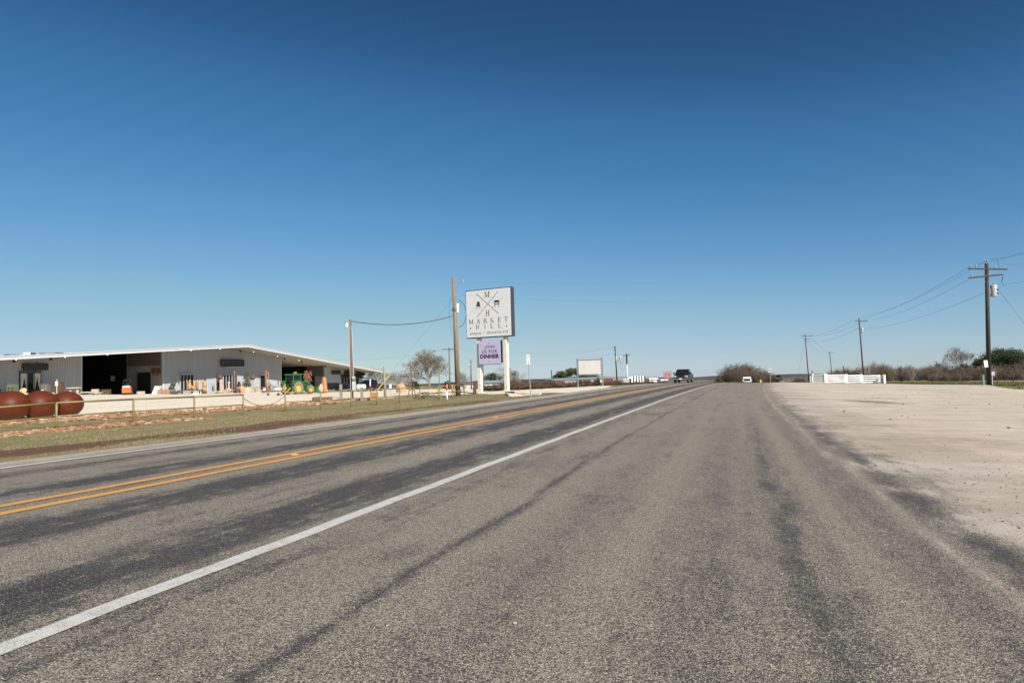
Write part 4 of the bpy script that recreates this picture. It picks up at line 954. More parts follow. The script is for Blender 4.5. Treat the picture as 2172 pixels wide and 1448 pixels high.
# lilac banner, hung between the posts
LIL = mat('lilac_vinyl', (.47, .425, .60), .6, .02, 1.0, bmp=0)
bl, br = sx_of(1015.5, 747), sx_of(1061.5, 747); bw, bc, bh = br - bl, (bl + br) / 2, zV1 - zV0
ban = thing('banner', 'lilac banner reading Join us for dinner between the white sign posts', 'banner', tuple(ps), SA)
MB().box((bc, .02, (zV0 + zV1) / 2), (bw, .04, bh)).build('vinyl', LIL, ban)
MB().box((br + .09, .1, (zV0 + zV1) / 2 + .05), (.14, .16, bh - .1)).box((bc, .1, zV0 - .02), (bw, .1, .05)).build('frame', BLACKM, ban)
m_ = MB()
for txt, z, wf, hf, bd in (('JOIN', .65, .47, .145, .012), ('US FOR', .465, .71, .145, .012), ('DINNER', .243, .88, .18, .05)):
    V, Fc = text_mb(txt, 1.0, bd, 0, 1.12 if bd < .03 else 1.06)
    xs_ = [p[0] for p in V]; ys_ = [p[1] for p in V]; kx, ky = bw * wf / (max(xs_) - min(xs_)), bh * hf / (max(ys_) - min(ys_)); xm = (max(xs_) + min(xs_)) / 2
    m_.add([((p[0] - xm) * kx + bc, -.006, (p[1] - min(ys_)) * ky + zV0 + bh * z) for p in V], Fc)
m_.build('lettering', mat('dark_plum_ink', (.035, .022, .05), .6, .1, bmp=0), ban)
m_ = MB()
for u, v in ((.48, .89), (.48, .11)):
    for w, h in ((.16, .04), (.04, .16)): m_.box((bl + bw * u, -.004 - (.002 if h > w else 0), zV0 + bh * v), (w, .006, h))
m_.box((bl + bw * .1, -.004, zV0 + bh * .8), (.14, .006, .03)); m_.box((bl + bw * .83, -.004, zV0 + bh * .69), (.1, .006, .03)); m_.build('cross_ornament', mat('magenta_ink', (.35, .08, .16), .6, .1, bmp=0), ban)

# ------------------------------------------------------------------ street furniture left of the road
def marker(px, Y, pyt, label, m1, m2, cut, r=.05):
    p = gp(px, Y); h = top_h(px, pyt, Y, p[2]); t = thing('marker_post', label, 'marker post', tuple(p))
    MB().tube((0, 0, -.1), (0, 0, h * cut), r, n=10).build('post', m1, t, smooth_=True); MB().tube((0, 0, h * cut), (0, 0, h - .06), r * 1.12, n=10).lathe([(r * 1.1, h - .06), (r * .5, h)], n=10).build('cap', m2, t, smooth_=True); return t
ORG = mat('orange_plastic', (.75, .16, .04), .5, .08)
marker(948.5, 57, 814.5, 'white pipeline marker post with an orange top by the utility pole', WHITEP, ORG, .6, .065)
marker(960, 58, 815, 'dark marker post with a broad orange top just right of the white one', OLIVE, ORG, .5, .06)
p = gp(933.5, 60); h_ = top_h(933, 771, 60, p[2])
t = thing('thin_post', 'tall thin olive pole standing at the fence left of the orange markers', 'post', tuple(p)); MB().tube((0, 0, -.2), (-.05, 0, h_), .045, .035, 8).build('shaft', OLIVE, t); MB().tube((.12, 0, -.1), (.2, .0, .75), .05, .04, 7).build('stake', GREYW, t)
p = gp(1126.5, 40.5); h_ = top_h(1122, 752, 40.5, p[2])
t = thing('road_sign', 'stacked white and red parking signs on a thin steel post by the road edge', 'road sign', tuple(p), R(-12))
MB().tube((0, 0, -.2), (-.12, 0, h_), .03, .03, 8).build('post', GALV, t)
for k, (za, zb2) in enumerate(((752, 764.5), (765.5, 772.5))):
    z1, z0 = top_h(1122, za, 40.5, p[2]), top_h(1122, zb2, 40.5, p[2]); pl_ = MB().box((-.10, -.045, (z0 + z1) / 2), (.19 + .02 * k, .012, z1 - z0)).build('sign_plate', WHITEP, t)
    m2 = MB()
    if k == 0:
        m2.box((-.10, -.053, z0 + (z1 - z0) * .75), (.10, .004, .05)).box((-.10, -.053, z0 + (z1 - z0) * .50), (.13, .004, .03)).box((-.10, -.053, z0 + (z1 - z0) * .36), (.13, .004, .02))
    else: m2.prism([(-.16, (z0 + z1) / 2), (-.12, (z0 + z1) / 2 + .035), (-.08, (z0 + z1) / 2 + .035), (-.04, (z0 + z1) / 2), (-.08, (z0 + z1) / 2 - .035), (-.12, (z0 + z1) / 2 - .035)], -.056, -.052, 'XZ')
    m2.build('sign_mark', mat('faded_red_ink', (.55, .14, .12), .6, .1, bmp=0) if k == 0 else INK, pl_)
p = gp(1105, 45)
m_ = MB().box((-.35, 0, .05), (1.3, .5, .14), .5, .25, .12).box((.75, .3, .06), (1.2, .45, .14), -.35, .2, -.10)
t = tag(m_.build('culvert_headwall', mat('pale_concrete', (.50, .44, .36), .9, .15, 7), None, tuple(p), 0, bevel=.02), 'tilted pale concrete culvert slabs at the road edge below the big sign', 'culvert')
p = gp(1072, 52); tag(MB().lathe([(.22, 0), (.22, .7)], (0, 0, .12), 14, 'X').build('drain_pipe', BLACKM, None, tuple(p)), 'dark drain pipe end in the grass below the right sign post', 'pipe')
# blank billboard
pb = (gp(1226, 96) + gp(1276, 93)) / 2; Yb = pb[1]; pb[2] = gz(pb[0], pb[1]); SB = R(-26)
def bx_of(px):
    d = RT * (px - CX) / F - UP * (780 - CY) / F + FW; r = d[0] / d[1]; c, s = math.cos(SB), math.sin(SB); return (r * pb[1] - pb[0]) / (c - r * s)
t = thing('billboard', 'blank white billboard in a grey steel frame above the brown hedge', 'billboard', tuple(pb), SB)
x0, x1 = bx_of(1225), bx_of(1277); zt, zb = top_h(1250, 762, Yb, pb[2]), top_h(1250, 795.5, Yb, pb[2])
for x in (x0, x1): MB().box((x, 0, zt / 2 + .05), (.17, .2, zt + .3)).build('post', GALV, t)
MB().box(((x0 + x1) / 2, 0, zt - .06), (x1 - x0 - .18, .14, .13)).box(((x0 + x1) / 2, 0, zb + .04), (x1 - x0 - .18, .14, .10)).build('frame', GALV, t)
MB().box(((x0 + x1) / 2, -.02, (zt + zb) / 2), (x1 - x0 - .34, .06, zt - zb - .28)).build('panel', mat('streaked_white_panel', (.66, .64, .59), .6, .12, 5, stretch=(3, 1, .1), bmp=0), t)

# ------------------------------------------------------------------ storage sheds and small far things on the left
RDOOR = mat('red_roller_door', (.20, .03, .022), .5, .15, 3, stretch=(.3, .3, 8)); BLUER = mat('blue_grey_roof', (.16, .21, .24), .5, .1); SHEDW = mat('cream_shed_wall', (.62, .60, .54), .6, .1, 2)
def shed(px0, px1, Y0, Y1, pyt, label, doors, roofm=BLUER, wallm=SHEDW, name='storage_shed', depth=9, doorm=None, peak=.5):
    a, b = gp(px0, Y0), gp(px1, Y1); L = math.hypot(b[0] - a[0], b[1] - a[1]); ang = math.atan2(b[1] - a[1], b[0] - a[0])
    zt = U(px0, pyt, Y0)[2]; z0 = min(a[2], b[2]) - .3
    t = thing(name, label, 'building', (a[0], a[1], z0), ang); H = zt - z0
    MB().box((L / 2, depth / 2, H / 2 - .1), (L, depth, H - .2)).build('wall', wallm, t)
    MB().prism([(-.4, H - .35), (-.4, H - .05), (depth * .5, H - .05 + peak), (depth + .4, H - .05), (depth + .4, H - .35), (depth * .5, H - .35 + peak)], -.3, L + .3, 'YZ').build('roof', roofm, t)
    for u0, u1, hh in doors: hh = hh if hh > 0 else H + hh; MB().box((L * (u0 + u1) / 2, -.02, hh / 2 + .1), (L * (u1 - u0), .06, hh)).build('roller_door', doorm or RDOOR, t)
    return t
shed(1160, 1308, 160, 176, 803.8, 'long storage shed with red roller doors and blue roof behind the hedge', ((.01, .12, -.75), (.13, .24, -.75), (.50, .61, -.75), (.65, .75, -.75), (.80, .95, -.75)), peak=.12)
shed(1296, 1342, 180, 184, 800.0, 'storage shed with one wide red door right of the billboard', ((.05, .4, -.75),), peak=.1)
shed(1366, 1383, 215, 218, 803.5, 'small storage shed with a red door beyond the white screens', ((.1, .6, -.6),), peak=.2)
shed(1378, 1394, 200, 201, 802, 'small plain white portable building beyond the hedge', (), WHITEP, WHITEP, 'portable_building', 4, peak=.12)
shed(1404, 1415, 180, 180, 804.5, 'small white shed partly hidden by the red roadside sign', (), WHITEP, WHITEP, 'portable_building', 3, peak=.12)
shed(975, 1150, 165, 175, 812, 'long low white building with blue roof seen between the sign posts', (), BLUER, SHEDW, 'low_building', 10, peak=.3)
shed(1025, 1062, 130, 131, 808, 'low flat roofed white workshop behind the left sign post', (), BLUER, WHITEP, 'low_building', 6, peak=.15)
# grey board screen, white tank, striped panels
a, b = gp(1302, 150), gp(1318, 152); hb = top_h(1310, 799.3, 150, a[2])
m_ = MB(); L = b[0] - a[0]
for k in range(12): m_.box((L * (k + .5) / 12, .01 * (k % 2), hb / 2), (L / 12 * .92, .05, hb))
tag(m_.build('board_screen', GREYW, None, tuple(a), 0), 'grey weathered board screen standing left of the grey tank', 'screen')
p = gp(1330, 151); hb = top_h(1330, 799.5, 151, p[2]); t = thing('water_tank', 'dull grey squat tank between the board screen and the white panels', 'tank', tuple(p)); MB().box((0, 0, (hb - .3) / 2), (2.0, 1.2, hb - .3)).build('body', mat('dull_silver_paint', (.40, .41, .41), .5, .15), t, bevel=.12); MB().lathe([(.45, 0), (.45, .2), (.1, .3)], (.5, 0, hb - .3), 12).build('hatch', WHITEP, t)
for k in range(5):
    p = gp(1342.5 + k * 5.9, 150); hb = top_h(1342.5, 797.3, 150, p[2]); t = thing('partition_screen', ['leftmost white upright screen with a black edge beside the grey tank', 'second white upright screen from the left, black edged', 'middle white upright screen of five, black edged', 'fourth white upright screen from the left, black edged', 'rightmost white upright screen of the black edged row'][k], 'screen', tuple(p), R(12), 'white screens with black edges beyond the hedge')
    MB().box((-.14, 0, hb / 2), (.34, .10, hb)).build('face', WHITEP, t); MB().box((.165, .0, hb / 2), (.25, .12, hb + .03)).build('edge', BLACKM, t)
p = gp(1416.5, 128); h_ = top_h(1416, 788, 128, p[2])
t = thing('roadside_sign', 'red roadside sign in a square steel frame left of the pickup', 'road sign', tuple(p), R(-10))
m_ = MB()
for x in (-.68, .68): m_.box((x, 0, h_ / 2), (.07, .07, h_ + .2))
m_.box((0, 0, h_), (1.43, .06, .07)); m_.box((0, 0, h_ * .3), (1.29, .06, .06)); m_.box((-.25, .1, h_ * .15), (.06, .06, h_ * .5)); m_.box((.3, .1, h_ * .15), (.06, .06, h_ * .5)); m_.build('frame', mat('grey_frame_steel', (.14, .14, .15), .5), t)
pn = MB().box((0, -.05, h_ * .65), (1.05, .04, h_ * .5)).build('panel', mat('faded_red_panel', (.36, .07, .07), .6, .1), t)
m_ = MB()
for k, ww in enumerate((.62, .8, .7)): m_.box((0, -.075, h_ * .65 + .32 - k * .30), (ww, .006, .10))
m_.build('lettering_band', mat('pale_pink_ink', (.62, .36, .34), .6), pn)

# ------------------------------------------------------------------ vehicles
def ring(y, w, zb, zt, ins=.12, k=.10):
    return [(-w, y, zb + k), (-w + .08, y, zb), (w - .08, y, zb), (w, y, zb + k), (w, y, zt - .12), (w - ins, y, zt), (-w + ins, y, zt), (-w, y, zt - .12)]
def wheel(t, x, y, r=.39, w=.27, rimm=None):
    c = MB().lathe([(r * .62, -w / 2), (r * .93, -w / 2), (r, -w / 2 + .05), (r, w / 2 - .05), (r * .93, w / 2), (r * .62, w / 2)], (0, 0, 0), 24, 'X', cap=False).build('wheel', RUBBER, t, (x, y, r), smooth_=False)
    s = 1 if x > 0 else -1
    MB().lathe([(r * .64, -.02), (r * .60, .03), (r * .22, .01), (r * .2, .05), (r * .02, .05)], (s * (w / 2 - .03), 0, 0), 20, 'X').build('rim', rimm or GALV, c)
CHROME = mat('dull_chrome', (.50, .50, .51), .25, .08, 4, .9, bmp=0)
def pane(mb, a, b, c, d): mb.add([a, b, c, d], [(0, 1, 2, 3)])
def motor(label, name, cat, loc, rz, paint, L=5.6, W=1.96, hood=1.2, belt=1.2, roofh=1.84, y_ws0=-1.35, y_ws1=-.55, y_rf=.75, y_rr=1.05, tail=1.2, bed=True, r=.39, wb=(-1.75, 1.65), glass_side=True, front_kit=True, cabw=.76, wsz=(.08, .12)):
    t = thing(name, label, cat, loc, rz); h = L / 2; w = W / 2
    secs = [ring(-h, w * .90, .50, hood - .24), ring(-h + .14, w * .97, .42, hood - .10), ring(-h + .7, w, .38, hood - .02), ring(y_ws0, w, .36, belt), ring(y_rr, w, .36, belt), ring(h - .12, w * .98, .42, tail), ring(h, w * .93, .52, tail - .08)]
    MB().loft(secs).build('body', paint, t, bevel=.03)
    a, b = w * .95, w * cabw
    lo = [(-a, y_ws0, belt - .03), (a, y_ws0, belt - .03), (a, y_rr, belt - .03), (-a, y_rr, belt - .03)]; hi = [(-b, y_ws1, roofh), (b, y_ws1, roofh), (b, y_rf, roofh), (-b, y_rf, roofh)]
    MB().loft([lo, hi]).build('cab', paint, t, bevel=.05)
    def lp(p, q, k): return tuple(np.array(p) * (1 - k) + np.array(q) * k)
    def inset(p0, p1, p2, p3, off, mx=.07, mz0=.08, mz1=.12):
        bl, br, tr, tl = lp(lp(p0, p1, mx), lp(p3, p2, mx), mz0), lp(lp(p1, p0, mx), lp(p2, p3, mx), mz0), lp(lp(p1, p0, mx), lp(p2, p3, mx), 1 - mz1), lp(lp(p0, p1, mx), lp(p3, p2, mx), 1 - mz1)
        return [tuple(np.array(p) + off) for p in (bl, br, tr, tl)]
    g = MB(); pane(g, *inset(lo[0], lo[1], hi[1], hi[0], np.array([0, -.012, .008]), .07, *wsz)); g.build('windscreen', GLASS, t)
    g = MB(); pane(g, *inset(lo[2], lo[3], hi[3], hi[2], np.array([0, .012, .008]))); g.build('rear_window', GLASS, t)
    for s, i, j in ((1, 1, 2), (-1, 3, 0)):
        g = MB(); q = inset(lo[i], lo[j], hi[j], hi[i], np.array([s * .014, 0, .004]), .06); pane(g, *q); g.build('side_window', GLASS, t)
        MB().box((s * (a + .14), y_ws0 + .25, belt + .12), (.24, .12, .2)).box((s * (a + .02), y_ws0 + .25, belt + .06), (.12, .05, .05)).build('wing_mirror', paint, t, bevel=.03)
    for y in wb:
        for s in (1, -1): wheel(t, s * (w - .14), y, r)
    if front_kit:
        MB().box((0, -h - .05, .56), (W * .98, .2, .2)).build('bumper', CHROME, t, bevel=.04)
        gr = MB().box((0, -h - .015, hood - .36), (W * .50, .06, .30)).build('grille', BLACKM, t); bed and MB().box((0, -h - .05, hood - .36), (.30, .03, .09)).build('badge', mat('red_badge', (.14, .012, .012), .4, .1), gr)
        for s in (1, -1): MB().box((s * W * .37, -h + .0, hood - .30), (W * .2, .08, .22)).build('headlight', mat('clear_headlight', (.42, .40, .36), .15, .05, bmp=0), t, bevel=.03)
        MB().box((0, -h - .16, .58), (.31, .02, .16)).build('number_plate', WHITEP, t)
    for s in (1, -1): MB().box((s * w * .86, h - .01, tail - .25), (.16, .06, .30)).build('tail_light', mat('red_tail_lens', (.40, .02, .02), .3, .1), t)
    if bed: MB().box((0, (y_rr + h) / 2 + .05, tail - .02), (W * .84, h - y_rr - .25, .06)).build('load_bed', BLACKM, t)
    return t
BLK = mat('black_car_paint', (.010, .010, .011), .25, .1, 2, bmp=0, spec=.35); NAVY = mat('navy_car_paint', (.012, .016, .03), .15, .1, 2, bmp=0)
sT = 95; pt_ = at_st(sT, -1.98); angT = TH + KAP * sT
motor('black pickup truck driving towards the camera over the road crest', 'pickup_truck', 'pickup', pt_, -angT, BLK)
sV = 176; pv = at_st(sV, -1.0); vx = U(1584.5, 805, pv[1])[0]; pv = (vx, pv[1], gz(vx, pv[1]))
zroof = U(1584, 799.2, pv[1])[2]; pv = (pv[0], pv[1], min(pv[2], zroof - 2.15)); hv = zroof - pv[2]
motor('white delivery van coming up from behind the road crest', 'delivery_van', 'van', pv, -R(19), mat('white_car_paint', (.72, .72, .71), .3, .04, 2, bmp=0), L=5.6, W=1.9, wsz=(.06, .42), hood=hv - .98, belt=hv - .92, roofh=hv, y_ws0=-2.3, y_ws1=-1.95, y_rf=2.6, y_rr=2.7, tail=hv - .95, bed=False, cabw=.92, r=.36, wb=(-1.9, 1.8))
pc = gp(708, 121); motor('black estate car parked beside the market hall, seen from behind', 'parked_car', 'car', tuple(pc), R(140), BLK, L=4.6, W=1.85, hood=.98, belt=.98, roofh=1.50, y_ws0=-1.2, y_ws1=-.3, y_rf=1.7, y_rr=2.1, tail=1.0, bed=False, r=.33, wb=(-1.35, 1.35), front_kit=False)
pc = gp(729, 113); motor('black saloon car parked behind the short timber post', 'parked_car', 'car', tuple(pc), R(75), BLK, L=4.7, W=1.82, hood=.86, belt=.92, roofh=1.42, y_ws0=-1.15, y_ws1=-.25, y_rf=.9, y_rr=1.6, tail=.98, bed=False, r=.33, wb=(-1.4, 1.35))
pc = gp(784, 112); motor('dark navy pickup parked right of the light pole meter boxes', 'parked_pickup', 'pickup', tuple(pc), R(235), NAVY, L=5.4, tail=1.15)
pc = gp(766, 104); t = thing('steel_tank', 'silver grey drum tank lying behind the right timber post', 'tank', tuple(pc), R(20)); MB().lathe([(.1, -.75), (.38, -.65), (.42, -.5), (.42, .5), (.38, .65), (.1, .75)], (0, 0, .75), 18, 'X').build('drum', mat('silver_drum_paint', (.52, .56, .56), .4, .08), t, smooth_=True)
for x in (-.45, .45): MB().box((x, 0, .2), (.12, .7, .5)).build('cradle', RUST, t)
# tractor
GRN = mat('green_tractor_paint', (.014, .15, .028), .35, .12, 3, bmp=0); YEL = mat('yellow_rim_paint', (.58, .37, .06), .5, .12, 4); TYRE = mat('dusty_tractor_tyre', (.20, .165, .13), .95, .3, 9)
ptz = gp(631, 91)
tk = thing('tractor', 'green farm tractor with yellow wheels and a front loader bucket', 'tractor', tuple(ptz), R(155))
def tyre(x, y, r, w, name='wheel'):
    m_ = MB().lathe([(r * .56, -w * .42), (r * .86, -w / 2), (r * .95, -w * .42), (r * .95, w * .42), (r * .86, w / 2), (r * .56, w * .42)], (0, 0, 0), 28, 'X', cap=False)
    for k in range(18):
        for s in (1, -1):
            a = 2 * PI * (k + (.5 if s > 0 else 0)) / 18
            m_.box((s * w * .25, math.sin(a) * r * .97, math.cos(a) * r * .97), (w * .5, .09, .09), rx=-a, rz=0)
    c = m_.build(name, TYRE, tk, (x, y, r)); s = 1 if x > 0 else -1
    MB().lathe([(r * .58, -w * .3), (r * .58, w * .3), (r * .52, w * .32), (r * .46, w * .05), (r * .2, .0), (r * .18, w * .12), (r * .02, w * .12)] if s > 0 else [(r * .02, -w * .12), (r * .18, -w * .12), (r * .2, 0), (r * .46, -w * .05), (r * .52, -w * .32), (r * .58, -w * .3), (r * .58, w * .3)], (0, 0, 0), 24, 'X').build('rim', YEL, c)
for s in (1, -1): tyre(s * .98, 1.0, .88, .48); tyre(s * .92, -1.45, .58, .36)
MB().box((0, 1.0, .85), (.7, 1.2, .6)).box((0, -.3, .75), (.55, 2.4, .5)).box((0, -1.45, .58), (1.5, .22, .2)).build('chassis', mat('dark_green_casting', (.012, .10, .02), .5, .2), tk)
MB().loft([[(-.36, y, .95), (.36, y, .95), (.36, y, zt - .12), (.24, y, zt), (-.24, y, zt), (-.36, y, zt - .12)] for y, zt in ((-2.2, 1.45), (-2.05, 1.55), (-.45, 1.72))]).build('bonnet', GRN, tk, bevel=.03)
MB().box((0, -2.22, 1.2), (.6, .05, .4)).build('grille', BLACKM, tk)
for s in (1, -1):
    pf = [(1.0 + 1.05 * math.cos(a), .92 + .98 * math.sin(a)) for a in np.linspace(R(25), R(165), 10)]
    pi_ = [(1.0 + .98 * math.cos(a), .92 + .91 * math.sin(a)) for a in np.linspace(R(165), R(25), 10)]
    MB().prism(pf + pi_, s * .62, s * 1.2, 'YZ').build('fender', GRN, tk); MB().box((s * 1.0, 1.95, 1.75), (.22, .08, .14)).build('tail_light', mat('red_tail_lens', (.40, .02, .02)), tk)
for x, y in ((-.66, .0), (.66, .0), (-.68, 1.45), (.68, 1.45)): MB().tube((x, y, 1.35), (x * .92, y * (.95) + .02, 2.58), .055, n=6).build('cab_post', GRN, tk)
g = MB(); pane(g, (-.62, 1.5, 1.5), (.62, 1.5, 1.5), (.58, 1.42, 2.5), (-.58, 1.42, 2.5)); g.build('rear_window', GLASS, tk)
g = MB(); pane(g, (-.62, -.04, 1.5), (.62, -.04, 1.5), (.58, .0, 2.5), (-.58, .0, 2.5)); g.build('windscreen', GLASS, tk)
for s in (1, -1): g = MB(); pane(g, (s * .67, .05, 1.4), (s * .69, 1.42, 1.4), (s * .62, 1.38, 2.5), (s * .62, .05, 2.5)); g.build('side_window', GLASS, tk)
MB().box((0, .7, 1.38), (1.25, 1.4, .12)).build('cab_floor', GRN, tk); MB().loft([[(-.74, y0, z), (.74, y0, z), (.74, y1, z), (-.74, y1, z)] for z, y0, y1 in ((2.54, -.2, 1.62), (2.66, -.2, 1.62), (2.74, -.05, 1.45))]).build('cab_roof', GRN, tk, bevel=.04)
MB().box((0, .75, 1.65), (.5, .5, .4)).box((0, 1.0, 1.95), (.48, .12, .6)).build('seat', BLACKM, tk)
MB().tube((.3, -.6, 1.6), (.3, -.6, 2.45), .045, n=8).build('exhaust_pipe', BLACKM, tk)
for s in (1, -1): MB().path([(s * .55, -.4, 1.75), (s * .55, -1.6, 1.55), (s * .55, -2.55, .75)], .075, 6).build('loader_arm', GRN, tk); MB().tube((s * .5, -.5, 1.1), (s * .55, -1.7, 1.5), .04, n=6).build('hydraulic_ram', CHROME, tk)
MB().prism([(-2.55, .95), (-2.6, .12), (-3.35, .10), (-3.3, .2), (-2.72, .22), (-2.65, .95)], -1.0, 1.0, 'YZ').prism([(-2.56, .9), (-2.61, .13), (-3.3, .11), (-2.7, .9)], -1.03, -.98, 'YZ').prism([(-2.56, .9), (-2.61, .13), (-3.3, .11), (-2.7, .9)], .98, 1.03, 'YZ').build('bucket', GRN, tk)
MB().tube((-.4, 1.7, .9), (-.4, 2.3, .45), .05, n=6).tube((.4, 1.7, .9), (.4, 2.3, .45), .05, n=6).tube((-.4, 2.3, .45), (.4, 2.3, .45), .05, n=6).build('hitch', YEL, tk)
o = MB().lathe([(.2, 0), (.26, .12), (.2, .24)], (0, 0, 0), 12).build('clay_pot', mat('terracotta', (.36, .13, .06), .8, .2), None, (ptz[0] - .1, ptz[1] - .55, ptz[2] + 2.745)); tag(o, 'small terracotta pot standing on the green tractor roof', 'pot')
# brown tangled roots behind the tractor cab
def tangle(mb, c, r, n, rr=.03, seed=1):
    rg = random.Random(seed)
    for _ in range(n):
        p = Vector((c[0] + rg.uniform(-1, 1) * r[0], c[1] + rg.uniform(-1, 1) * r[1], c[2] + rg.uniform(-1, 1) * r[2]))
        for k in range(3):
            q = p + Vector((rg.uniform(-1, 1) * r[0], rg.uniform(-1, 1) * r[1], rg.uniform(-1, 1) * r[2])) * .45; mb.tube(p, q, rr, rr * .7, 5); p = q
    return mb
p = gp(652, 100); zc = U(652, 799, 100)[2] - p[2]
tag(tangle(MB(), (0, 0, zc), (.5, .4, .7), 60, .035, 3).tube((0, 0, 0), (0, 0, zc), .12).build('root_sculpture', mat('red_brown_roots', (.26, .12, .07), .9, .4, 10), None, tuple(p)), 'tangled red brown root sculpture behind the tractor bonnet', 'sculpture')
# forklift inside the first passage
pf = gpf(269.5, 2.0); t = thing('forklift', 'small orange forklift with black mast at the mouth of the dark passage', 'forklift', tuple(pf), R(20)); ORF = mat('orange_machine_paint', (.70, .13, .03), .4, .1)
MB().loft([[(-.5, y, .22), (.5, y, .22), (.5, y, z), (-.5, y, z)] for y, z in ((-.75, .85), (-.55, 1.0), (.6, .95))]).build('body', ORF, t, bevel=.05); MB().box((0, -.35, 1.05), (.9, .55, .16)).build('hood', WHITEP, t, bevel=.04)
for x in (-.42, .42):
    MB().tube((x, -.6, 1.0), (x * .9, -.25, 1.95), .035, n=6).tube((x, .6, .9), (x * .9, .45, 1.95), .035, n=6).build('roof_post', BLACKM, t)
    MB().box((x * .7, .95, 1.1), (.10, .12, 1.9)).build('mast', BLACKM, t); MB().box((x * .6, 1.5, .1), (.12, 1.0, .05)).build('fork', BLACKM, t)
    for y in (-.45, .55): wheel(t, x, y, .24, .18)
MB().box((0, .1, 1.97), (.85, .85, .05)).build('overhead_guard', BLACKM, t); MB().box((0, 0, 1.2), (.45, .1, .4)).build('seat', BLACKM, t)

# ------------------------------------------------------------------ yard goods along the hall
def spot(px, b, pyt, wpx):
    p = gpf(px, b); Y = p[1]; return p, U(px, pyt, Y)[2] - p[2], wpx * Y / F
ROT = 0.0
def table(t, w, h, d=.9, m=GREYW, th=.09, leg=.10):
    MB().box((0, 0, h - th / 2), (w, d, th)).build('tabletop', m, t)
    for x in (-1, 1):
        for y in (-1, 1): MB().box((x * (w / 2 - leg), y * (d / 2 - leg), (h - th) / 2), (leg, leg, h - th)).build('leg', m, t)
def pedestal_table(t, w, h, m=STONE):
    MB().box((0, 0, h - .07), (w, .8, .14)).build('tabletop', m, t, bevel=.02)
    for x in (-w * .3, w * .3): MB().lathe([(.2, 0), (.22, .06), (.12, .15), (.16, h * .45), (.10, h * .75), (.2, h - .14)], (x, 0, 0), 10).build('pedestal', m, t)
def cabinet(t, w, h, m, d=.6):
    MB().box((0, 0, h / 2), (w, d, h)).build('carcass', m, t, bevel=.01)
    for x in (-w * .25, w * .25): MB().box((x, -d / 2 - .015, h * .5), (w * .44, .03, h * .86)).build('door', m, t)
    MB().box((0, -.01, h + .03), (w * 1.06, d * 1.08, .06)).build('top', m, t)
def urn(t, w, h, m):
    r = w / 2; MB().lathe([(r * .5, 0), (r * .62, h * .05), (r * .4, h * .16), (r * .85, h * .45), (r, h * .75), (r * .92, h * .92), (r * 1.02, h), (r * .85, h), (r * .8, h * .9)], n=18).build('vessel', m, t, smooth_=True)
def boulder(mb, c, r, seed=0, nu=12, nv=8):
    rg = random.Random(seed); k = len(mb.v); mb.ell(c, r, nu, nv)
    f = [rg.uniform(1.5, 4) for _ in range(6)]; g = [rg.uniform(0, 6) for _ in range(6)]
    for i in range(k, len(mb.v)):
        x, y, z = (mb.v[i][j] - c[j] for j in range(3)); u, v, w = x / r[0], y / r[1], z / r[2]
        s = 1 + .16 * math.sin(f[0] * u + g[0]) + .14 * math.sin(f[1] * v + g[1]) + .14 * math.sin(f[2] * w + g[2]) + .08 * math.sin(f[3] * 2 * u + f[4] * 2 * w + g[3])
        mb.v[i] = (c[0] + x * s, c[1] + y * s, c[2] + z * s)
    return mb
GRNB = mat('mossy_green_cabinet', (.10, .125, .085), .8, .3, 6); ORS = mat('orange_sandstone', (.38, .19, .085), .9, .3, 6, bmp=.4); PINK = mat('pinkish_carved_stone', (.42, .25, .18), .9, .3, 9); YSTN = mat('yellow_glazed_clay', (.38, .28, .10), .5, .15)
DKGR = mat('dark_patina_bronze', (.045, .05, .042), .5, .35, 6); GSTN = mat('grey_mottled_stone', (.30, .28, .25), .9, .35, 12, bmp=.4); TERC = mat('terracotta', (.36, .13, .06), .8, .2)
p, h, w = spot(9, .5, 822, 30); t = thing('low_table', 'low dark brown table at the left edge of the hall front', 'table', tuple(p)); table(t, w, h, .8, DARKW)
p, h, w = spot(27, 2.5, 814.5, 18); t = thing('cabinet', 'mossy green cabinet against the wall left of the curtained window', 'cabinet', tuple(p)); cabinet(t, w, h, GRNB)
p, h, w = spot(97.5, 2.5, 814.5, 15); t = thing('cabinet', 'narrow grey brown cabinet right of the curtained window', 'cabinet', tuple(p)); cabinet(t, w, h, mat('grey_brown_cabinet', (.13, .11, .10), .8, .35, 4))
p, h, w = spot(124, 2.5, 811.5, 18); t = thing('cabinet', 'tall brown slatted cabinet behind the small white sign post', 'cabinet', tuple(p)); cabinet(t, w, h, DARKW)
p, h, w = spot(120.5, -1.0, 804, 5.5); t = thing('notice_post', 'small white notice on a thin pale post before the slatted cabinet', 'sign', tuple(p)); MB().box((0, 0, h / 2), (.07, .07, h)).build('post', mat('pale_timber', (.52, .44, .32), .8), t); MB().box((0, -.05, h * .72), (w, .03, h * .26)).build('board', WHITEP, t)
p, h, w = spot(49, -1.2, 825.5, 15); o = boulder(MB(), (0, 0, h * .6), (w / 2, w * .4, h * .5), 5).box((0, 0, .1), (w * 1.5, .6, .35)).build('stone_sphere', mat('warm_sandstone', (.52, .37, .21), .9, .2, 8, bmp=.3), None, tuple(p), smooth_=True); tag(o, 'rounded tan stone on a plinth seen between the left and middle spheres', 'stone')
p, h, w = spot(88, -1.5, 826, 26); o = boulder(MB(), (0, 0, h * .5), (w * .22, .3, h * .5), 8).box((0, 0, h * .55), (w, .5, .1)).box((-w * .3, 0, h * .25), (.2, .4, h * .5)).box((w * .3, 0, h * .25), (.2, .4, h * .5)).build('stone_bench', STONE, None, tuple(p)); tag(o, 'pale stone bench with a rough lump on it behind the middle sphere', 'bench')
